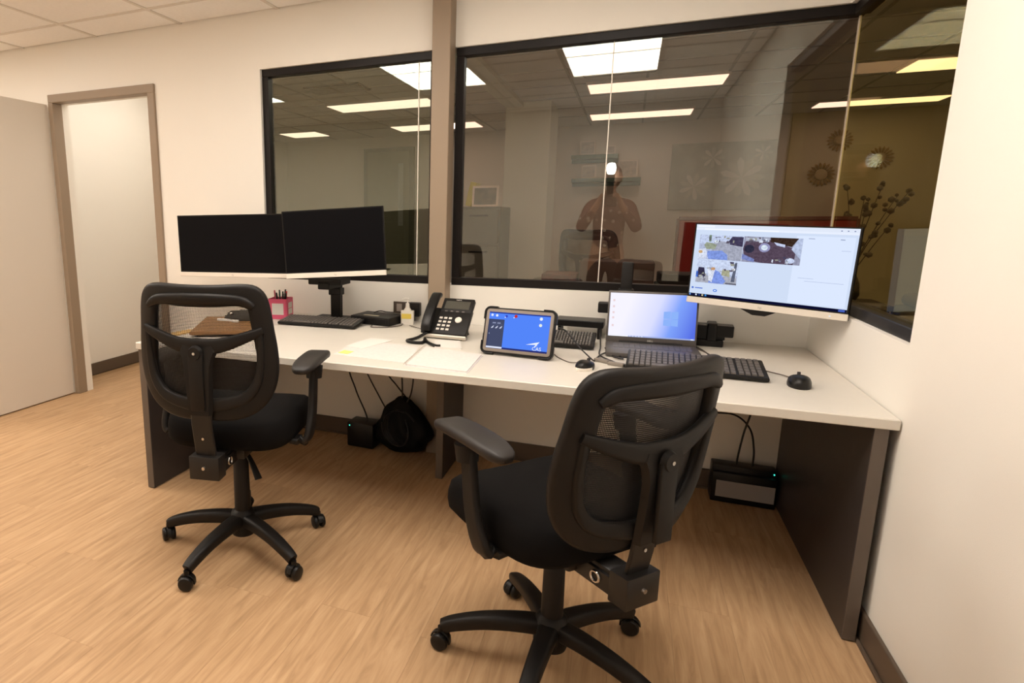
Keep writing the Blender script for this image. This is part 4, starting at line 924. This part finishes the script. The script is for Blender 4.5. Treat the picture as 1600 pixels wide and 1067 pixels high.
bm = B(); box(bm, -2.06, -1.88, WT+.03, 3.42, ZC-.05, ZC-.001, .004, 1); struct('trim_7', bm, mat('pillar_paint', (.78, .84, .76), .7), 'pale ceiling soffit running to the pillar', 'soffit')
lg = bpy.data.objects['ceiling_lounge']; b_ = B()
for k in range(14):
    v = -5.0+k*.61
    box(b_, v-.011, v+.011, (1.43 if v < -3.6 else .14), 5.38, ZC-.006, ZC-.0005)
for k in range(8): box(b_, (-3.63 if .3+k*.61 < 1.45 else -5.9), 4.05, .3+k*.61-.011, .3+k*.61+.011, ZC-.0065, ZC-.0005)
finish('ceiling_grid', b_, mat('lounge_grid', (.45, .44, .42), .6), lg)
pt = thing('partition_screen', 'tall dark red partition screen behind the glass beside the lit monitor', 'partition', (.10, 1.75, 0))
b_ = B(); box(b_, -.55, .50, -.025, .025, .06, 1.30, .006, 1); finish('fabric_panel', b_, mat('red_fabric', (.19, .012, .008), .9, bump=.3, bscale=600), pt)
b_ = B(); box(b_, -.565, -.55, -.03, .03, 0, 1.31, .003, 1); box(b_, .50, .515, -.03, .03, 0, 1.31, .003, 1); box(b_, -.55, .50, -.03, .03, 1.30, 1.325, .003, 1); finish('frame', b_, mat('partition_brown', (.10, .03, .02), .5), pt)
for q in (-.45, .40):
    b_ = B(); box(b_, q-.03, q+.03, -.20, .20, 0, .06, .01, 1); finish('foot', b_, PLAST, pt)
# ceiling vents
for x_, y_, lb in ((-3.35, 2.05, 'seen in the left window'), (-.95, 2.30, 'seen in the wide window')):
    t = thing('ceiling_vent', 'dark slatted ceiling vent in the lounge, '+lb, 'vent', (x_, y_, ZC-.012), 0, 'lounge ceiling vents')
    b_ = B(); box(b_, -.28, .28, -.15, .15, 0, .0118, .002, 1); finish('backing', b_, mat('vent_dark', (.05, .045, .04), .6), t)
    for k in range(6):
        b_ = B(); box(b_, -.27, .27, -.13+k*.048, -.105+k*.048, -.008, .0, .001, 1); finish('slat', b_, mat('vent_grey', (.25, .23, .2), .6), t)
# filing cabinet
fc = thing('filing_cabinet', 'grey green four drawer filing cabinet behind the glass', 'filing cabinet', (-2.10, 2.72, 0))
GG = mat('cabinet_green', (.06, .062, .05), .5)
b_ = B(); box(b_, -.20, .20, -.19, .30, .0, 1.42, .004, 1); finish('body', b_, GG, fc)
for k in range(4):
    b_ = B(); box(b_, -.185, .185, -.208, -.1905, .06+k*.34, .375+k*.34, .004, 1); dr = finish('drawer', b_, mat('drawer_green', (.085, .087, .07), .5), fc)
    b_ = B(); box(b_, -.09, .09, -.225, -.2085, .31+k*.34, .325+k*.34, .003, 1); finish('handle', b_, PLAST2, dr)
pf = thing('picture_frame', 'silver framed dark photograph on the filing cabinet', 'picture frame', (-2.06, 2.56, 1.4205))
M_ = Matrix.Rotation(-.12, 4, 'X')
b_ = B(); box(b_, -.125, .125, 0, .012, 0, .195, .002, 1, M=M_); finish('frame', b_, SILVER, pf)
b_ = B(); box(b_, -.105, .105, -.002, .0, .02, .175, .0, 1, M=M_); finish('print', b_, mat('dark_print', (.08, .07, .06), .4, var=.8, vscale=18), pf)
b_ = B(); M_ = Matrix.Rotation(.22, 4, 'Y'); box(b_, -.03, .03, -.09, .09, 0, .23, .003, 1, M=M_); o = finish('binder', b_, mat('binder_yellow', (.62, .58, .03), .5), loc=(-2.245, 2.74, 1.430)); tag(o, 'leaning yellow binder on the filing cabinet', 'binder')
# wall shelves with frames
TEAL = mat('teal_shelf', (.12, .20, .17), .6)
for x0, x1, z, lb in ((-1.55, -.98, 2.085, 'upper'), (-1.53, -.70, 1.79, 'lower')):
    b_ = B(); box(b_, -(x1-x0)/2, (x1-x0)/2, -.16, 0, -.025, .025, .003, 1); box(b_, -(x1-x0)/2, (x1-x0)/2, -.01, 0, -.07, -.025); o = finish('wall_shelf', b_, TEAL, loc=((x0+x1)/2, 5.398, z)); tag(o, lb+' teal floating shelf on the far lounge wall', 'shelf', 'lounge wall shelves')
for x_, z, s_, lb in ((-1.36, 2.111, .20, 'larger frame on the upper teal shelf'), (-1.08, 2.111, .13, 'small frame on the upper teal shelf'), (-1.33, 1.816, .19, 'frame at the left of the lower teal shelf'), (-.86, 1.816, .24, 'tall blank frame at the right of the lower teal shelf')):
    t = thing('picture_frame', 'pale '+lb, 'picture frame', (x_, 5.32, z), 0, 'frames on the lounge shelves')
    b_ = B(); box(b_, -s_/2, s_/2, 0, .015, 0, s_*.92, .002, 1); finish('frame', b_, SILVER, t)
    b_ = B(); box(b_, -s_/2+.02, s_/2-.02, -.002, 0, .02, s_*.92-.02); finish('print', b_, mat('pale_print', (.55, .5, .45), .6, var=.2, vscale=20), t)
# flower painting
fp = thing('flower_picture', 'large pale canvas with white flowers on the lounge wall', 'painting', (.19, 5.373, 1.41))
b_ = B(); box(b_, -.555, .555, -.0, .024, 0, .80, .003, 1); finish('canvas', b_, mat('canvas_grey', (.40, .38, .30), .8, var=.15, vscale=5), fp)
it = []; PET = mat('petal_paint', (.60, .57, .50), .8); PE2 = mat('petal_shade', (.48, .45, .36), .8)
for (cx_, cz_, R_, n_) in ((.22, .38, .24, 11), (-.28, .28, .17, 9), (-.10, .62, .13, 8), (.42, .66, .10, 7)):
    for k in range(n_):
        a = 2*PI*k/n_; ca, sa = math.cos(a), math.sin(a)
        loc_ = [(0, 0), (.45, .13), (.8, .15), (1, 0), (.8, -.15), (.45, -.13)]
        it.append(([(cx_+R_*(u*ca-v*sa), cz_+R_*(u*sa+v*ca)) for u, v in loc_], PET if k % 2 else PE2, .001+.0003*(k % 3)))
polys('painted_petals', it, fp, Matrix.Rotation(PI/2, 4, 'X'))
# straw wall flowers
STRAW = mat('straw', (.36, .24, .08), .8)
for x_, z, r, lb in ((1.335, 2.17, .13, 'upper'), (1.728, 1.966, .13, 'right'), (1.20, 1.80, .14, 'lower left')):
    t = thing('straw_wall_flower', lb+' round woven straw wall ornament on the olive wall', 'wall ornament', (x_, 5.374, z), 0, 'straw wall ornaments')
    b_ = B(); lathe(b_, [(0, .012), (r*.28, .02), (r*.42, .010), (r*.45, 0), (0, 0)], seg=18, M=Matrix.Rotation(PI/2, 4, 'X')); finish('centre', b_, mat('straw_pale', (.5, .38, .18), .8), t, smooth=40)
    b_ = B()
    for k in range(18):
        a = 2*PI*k/18; b0, b1 = a-.13, a+.13
        v_ = [(r*.42*math.cos(b0), -.004, r*.42*math.sin(b0)), (r*.8*math.cos(b0), -.014, r*.8*math.sin(b0)), (r*math.cos(a), -.008, r*math.sin(a)), (r*.8*math.cos(b1), -.014, r*.8*math.sin(b1)), (r*.42*math.cos(b1), -.004, r*.42*math.sin(b1))]
        f = b_.faces.new([b_.verts.new(q) for q in v_])
    bmesh.ops.solidify(b_, geom=b_.faces[:], thickness=.004); finish('petals', b_, STRAW, t)
# lounge door
dr = bpy.data.objects.new('door_2', None); COL.objects.link(dr); dr.location = (-4.14, 5.398, 0); dr['kind'] = 'structure'; tag(dr, 'grey green door in the far lounge wall, seen in the left window', 'door')
b_ = B(); box(b_, -.40, .40, -.04, 0, .0, 2.33, .003, 1); finish('door_frame', b_, mat('door_frame_green', (.16, .17, .12), .5), dr)
b_ = B(); box(b_, -.33, .33, -.055, -.041, .01, 2.27, .003, 1); lf = finish('door_leaf', b_, mat('door_green', (.24, .25, .17), .5), dr)
b_ = B(); box(b_, .16, .24, -.060, -.0555, 1.2, 2.1, .002, 1); finish('glass_strip', b_, mat('pale_glass', (.45, .48, .42), .1), lf)
# counter, objects and a chair just behind the glass
ct = thing('counter', 'dark counter standing just behind the wide window', 'counter', (-.62, .62, 0))
b_ = B(); box(b_, -.65, .62, -.28, .28, .86, .90, .004, 1); finish('top', b_, mat('dark_wood', (.05, .028, .018), .4), ct)
for q in (-.63, .60):
    b_ = B(); box(b_, q-.02, q+.02, -.26, .26, 0, .86); finish('side', b_, mat('dark_wood', (.05, .028, .018), .4), ct)
def stackbox(label, cat, name, c, size, mt, rz=0):
    b_ = B(); box(b_, -size[0]/2, size[0]/2, -size[1]/2, size[1]/2, 0, size[2], .005, 1); o = finish(name, b_, mt, loc=c, rz=rz); return tag(o, label, cat)
stackbox('thick dark green book lying on the counter behind the glass', 'book', 'book', (-.47, .60, .9005), (.30, .22, .05), mat('book_green', (.05, .09, .07), .6))
stackbox('black book on top of the green one behind the glass', 'book', 'book', (-.47, .60, .951), (.27, .20, .06), PLAST, .05)
stackbox('brown topped box beside the books behind the glass', 'box', 'document_box', (-.83, .62, .9005), (.40, .26, .17), mat('box_brown', (.035, .018, .012), .6))
stackbox('dark red box with flecks at the left of the counter', 'box', 'storage_box', (-1.14, .60, .9005), (.20, .22, .09), mat('box_red', (.07, .018, .015), .6, var=.7, vscale=40))
# branch vase and massage table at the right
vz = thing('flower_vase', 'dark vase with twiggy blossom branches behind the corner glass', 'vase', (.95, 3.0, .62))
b_ = B(); lathe(b_, [(0, 0), (.06, 0), (.085, .06), (.075, .15), (.04, .24), (.045, .28), (.035, .28), (.03, .22), (0, .05)], seg=20); finish('vase', b_, mat('vase_dark', (.04, .03, .02), .3), vz, smooth=50)
b_ = B(); bl = B()
for k in range(16):
    a = random.uniform(0, 2*PI); sp2 = random.uniform(.10, .42); hz = random.uniform(.45, .98)
    p = [Vector((0, 0, .20)), Vector((sp2*.25*math.cos(a), sp2*.25*math.sin(a), hz*.5)), Vector((sp2*.7*math.cos(a), sp2*.7*math.sin(a), hz*.82)), Vector((sp2*math.cos(a), sp2*math.sin(a), hz))]
    s_ = spline(p, 5); sweep(b_, s_, circ(.005, 5), scale=lambda u: 1-.6*u)
    for j in range(7):
        q = s_[int(len(s_)*random.uniform(.45, .99))]; r_ = random.uniform(.014, .028)
        g = bmesh.ops.create_icosphere(bl, subdivisions=1, radius=r_); bmesh.ops.translate(bl, verts=g['verts'], vec=q+Vector((random.uniform(-.03, .03), random.uniform(-.03, .03), random.uniform(-.02, .02))))
finish('branches', b_, mat('twig', (.05, .035, .02), .7), vz, smooth=60)
o = finish('blossoms', bl, mat('blossom', (.12, .09, .05), .7), vz, smooth=60); o['kind'] = 'stuff'
sd_ = thing('side_table', 'dark side table under the branch vase', 'table', (.95, 3.0, 0))
b_ = B(); box(b_, -.25, .25, -.25, .25, .58, .62, .004, 1); finish('top', b_, mat('dark_wood', (.05, .028, .018), .4), sd_)
for sx in (-1, 1):
    for sy in (-1, 1):
        b_ = B(); box(b_, sx*.21-.02, sx*.21+.02, sy*.21-.02, sy*.21+.02, 0, .58); finish('leg', b_, mat('dark_wood', (.05, .028, .018), .4), sd_)
bd = thing('treatment_bed', 'dark padded bed with a rumpled grey cover in the lounge', 'bed', (2.0, 2.6, 0))
b_ = B(); box(b_, -.75, .75, -.40, .40, .42, .62, .05, 3); finish('mattress', b_, mat('bed_grey', (.16, .14, .10), .9, var=.3, vscale=6), bd, smooth=50)
b_ = B(); box(b_, -.72, -.30, -.32, .32, .62, .72, .045, 3); finish('pillow', b_, mat('pillow_tan', (.22, .17, .09), .9), bd, smooth=50)
for sx in (-1, 1):
    for sy in (-1, 1):
        b_ = B(); box(b_, sx*.66-.03, sx*.66+.03, sy*.33-.03, sy*.33+.03, 0, .42); finish('leg', b_, PLAST, bd)
b_ = B(); sweep(b_, [(-.7, -.44, .62), (-.7, -.45, .95), (0, -.45, .97), (.7, -.45, .95), (.7, -.44, .62)], circ(.018, 8)); sweep(b_, [(-.35, -.45, .5), (-.30, -.45, .96)], circ(.012, 8)); finish('side_rail', b_, PLAST, bd, smooth=50)

# ------------------------------------------------------------------ photographer, seen mirrored in the glass
PX, PY = -.985, -3.50
pe = thing('person', 'photographer in a patterned brown shirt holding up a camera with flash', 'person', (PX, PY, 0), 0)
SKIN = mat('skin', (.52, .28, .18), .55)
def shirt_mat():
    M = bpy.data.materials.new('patterned_shirt'); M.use_nodes = True; nt = M.node_tree; b = nt.nodes['Principled BSDF']; b.inputs['Roughness'].default_value = .85
    tc = nt.nodes.new('ShaderNodeTexCoord'); v = nt.nodes.new('ShaderNodeTexVoronoi'); v.inputs['Scale'].default_value = 13
    r = nt.nodes.new('ShaderNodeValToRGB'); e = r.color_ramp.elements; r.color_ramp.interpolation = 'CONSTANT'
    e[0].position = 0; e[0].color = (.80, .70, .60, 1); e[1].position = .22; e[1].color = (.13, .055, .045, 1)
    k = e.new(.62); k.color = (.19, .085, .07, 1)
    nt.links.new(tc.outputs['Object'], v.inputs['Vector']); nt.links.new(v.outputs['Distance'], r.inputs['Fac']); nt.links.new(r.outputs['Color'], b.inputs['Base Color'])
    return M
def skin_obj(name, verts, edges, radii, root, material, parent, sub=2):
    me = bpy.data.meshes.new(name); me.from_pydata(verts, edges, []); o = bpy.data.objects.new(name, me); COL.objects.link(o); o.parent = parent
    md = o.modifiers.new('skin', 'SKIN'); md.use_smooth_shade = True
    for i, r in enumerate(radii):
        sv = me.skin_vertices[0].data[i]; sv.radius = (r, r) if not isinstance(r, tuple) else r; sv.use_root = (i == root)
    s = o.modifiers.new('subdivision', 'SUBSURF'); s.levels = sub; s.render_levels = sub
    me.materials.append(material); return o
V = [(0, 0, .98), (0, -.01, 1.14), (0, 0, 1.32), (0, .0, 1.46), (0, .02, 1.56), (0, .045, 1.64)]; Rr = [(.15, .11), (.135, .10), (.165, .12), (.11, .08), .052, .055]
Ed = [(0, 1), (1, 2), (2, 3), (3, 4), (4, 5)]
for q in (-1, 1):
    i0 = len(V)
    V += [(q*.10, 0, .90), (q*.115, .02, .50), (q*.12, -.02, .10), (q*.125, .10, .035)]; Rr += [.095, .062, .045, .036]; Ed += [(0, i0), (i0, i0+1), (i0+1, i0+2), (i0+2, i0+3)]
    i0 = len(V)
    V += [(q*.19, 0, 1.44), (q*.275, .10, 1.19), (q*.115, .255, 1.44), (q*.085, .275, 1.49)]; Rr += [.062, .046, .034, .030]; Ed += [(3, i0), (i0, i0+1), (i0+1, i0+2), (i0+2, i0+3)]
    for f_ in range(5):
        j0 = len(V); zf = 1.475+.017*f_ if f_ else 1.50
        if f_: V += [(q*.080, .30, zf), (q*.070, .335, zf+.004), (q*.045, .345, zf+.004)]
        else: V += [(q*.065, .255, 1.50), (q*.045, .245, 1.52), (q*.03, .245, 1.53)]
        Rr += [.0095, .009, .008]; Ed += [(i0+3, j0), (j0, j0+1), (j0+1, j0+2)]
skin_obj('body', V, Ed, Rr, 0, SKIN, pe)
# head with face
b_ = B(); bmesh.ops.create_icosphere(b_, subdivisions=4, radius=1.0)
for v in b_.verts:
    p = v.co; jaw = 1-.22*max(0, -p.z)**1.3
    v.co = Vector((p.x*.076*jaw, p.y*.095*(jaw if p.y > 0 else 1), p.z*.118))
    if p.y > 0:
        dn = math.exp(-((p.x/.20)**2+((p.z+.10)/.22)**2)); v.co.y += .020*dn
        for ex in (-.38, .38): v.co.y -= .010*math.exp(-(((p.x-ex)/.17)**2+((p.z-.08)/.12)**2))
for q in (-1, 1):
    g = bmesh.ops.create_icosphere(b_, subdivisions=2, radius=1.0); bmesh.ops.transform(b_, matrix=Matrix.Translation((q*.077, -.005, -.005)) @ Matrix.Diagonal((.012, .022, .032, 1)), verts=g['verts'])
MHd = Matrix.Translation((0.02, .05, 1.715)) @ Matrix.Rotation(.10, 4, 'X'); bmesh.ops.transform(b_, matrix=MHd, verts=b_.verts); finish('head', b_, SKIN, pe, smooth=60)
b_ = B()
for ex in (-.029, .029):
    g = bmesh.ops.create_icosphere(b_, subdivisions=2, radius=.010); bmesh.ops.translate(b_, verts=g['verts'], vec=(ex, .082, .010))
bmesh.ops.transform(b_, matrix=MHd, verts=b_.verts); finish('eyes', b_, mat('eye', (.05, .035, .03), .2), pe, smooth=60)
b_ = B(); box(b_, -.024, .024, .080, .092, -.062, -.052, .004, 1); bmesh.ops.transform(b_, matrix=MHd, verts=b_.verts); finish('mouth', b_, mat('lips', (.40, .14, .11), .5), pe, smooth=60)
b_ = B(); bmesh.ops.create_icosphere(b_, subdivisions=4, radius=1.0)
bmesh.ops.delete(b_, geom=[v for v in b_.verts if (v.co.z < .28 and v.co.y > -.15) or v.co.z < -.35], context='VERTS')
for v in b_.verts: v.co = Vector((v.co.x*.083, v.co.y*.103, v.co.z*.127))
bmesh.ops.transform(b_, matrix=MHd, verts=b_.verts); bmesh.ops.solidify(b_, geom=b_.faces[:], thickness=.006); finish('hair', b_, mat('hair_brown', (.06, .03, .018), .6, bump=.8, bscale=120), pe, smooth=60)
SV = [(0, 0, .95), (0, -.01, 1.14), (0, 0, 1.32), (0, .0, 1.45)]; SR = [(.170, .130), (.155, .12), (.182, .137), (.125, .095)]; SE = [(0, 1), (1, 2), (2, 3)]
for q in (-1, 1):
    i0 = len(SV); SV += [(q*.19, 0, 1.44), (q*.275, .10, 1.19), (q*.135, .235, 1.41)]; SR += [.075, .058, .046]; SE += [(3, i0), (i0, i0+1), (i0+1, i0+2)]
skin_obj('shirt', SV, SE, SR, 0, shirt_mat(), pe)
TV = [(0, 0, .99), (0, 0, .90)]; TR = [(.155, .115), (.15, .115)]; TE = [(0, 1)]
for q in (-1, 1):
    i0 = len(TV); TV += [(q*.10, 0, .86), (q*.115, .02, .50), (q*.12, -.02, .09)]; TR += [.108, .076, .06]; TE += [(1, i0), (i0, i0+1), (i0+1, i0+2)]
skin_obj('trousers', TV, TE, TR, 0, mat('black_trousers', (.012, .012, .014), .85), pe)
for q in (-1, 1):
    b_ = B(); prism(b_, [(q*.125+u*.048, .03+v*.14) for u, v in rrect(2, 2, .9, 4)], 0, .07, .02); finish('shoe', b_, PLAST, pe, smooth=50)
cm = thing('photo_camera', 'black camera with a lit flash held by the photographer', 'camera', (PX+.0, PY+.325, 1.47))
b_ = B(); box(b_, -.068, .068, -.03, .03, -.048, .045, .010); box(b_, -.03, .03, -.03, .028, .04, .072, .008); finish('body', b_, PLAST, cm, smooth=40)
b_ = B(); Mx = Matrix.Rotation(-PI/2, 4, 'X'); lathe(b_, [(0, .025), (.033, .025), (.036, .05), (.038, .10), (.034, .105), (.028, .095), (0, .09)], seg=24, M=Mx); finish('lens', b_, PLAST2, cm, smooth=40)
b_ = B(); box(b_, -.032, .032, -.025, .025, .072, .20, .006); fl_ = finish('flash', b_, PLAST, cm, smooth=40)
b_ = B(); box(b_, -.036, .036, -.030, .030, .195, .263, .008); finish('flash_head', b_, PLAST, fl_, smooth=40)
b_ = B(); lathe(b_, [(0, .262), (.030, .266), (.040, .29), (.044, .32), (.040, .348), (.026, .366), (0, .372)], seg=24); finish('flash_dome', b_, emis('flash_white', (.95, .97, 1.0), FLASH_LIGHT), fl_)
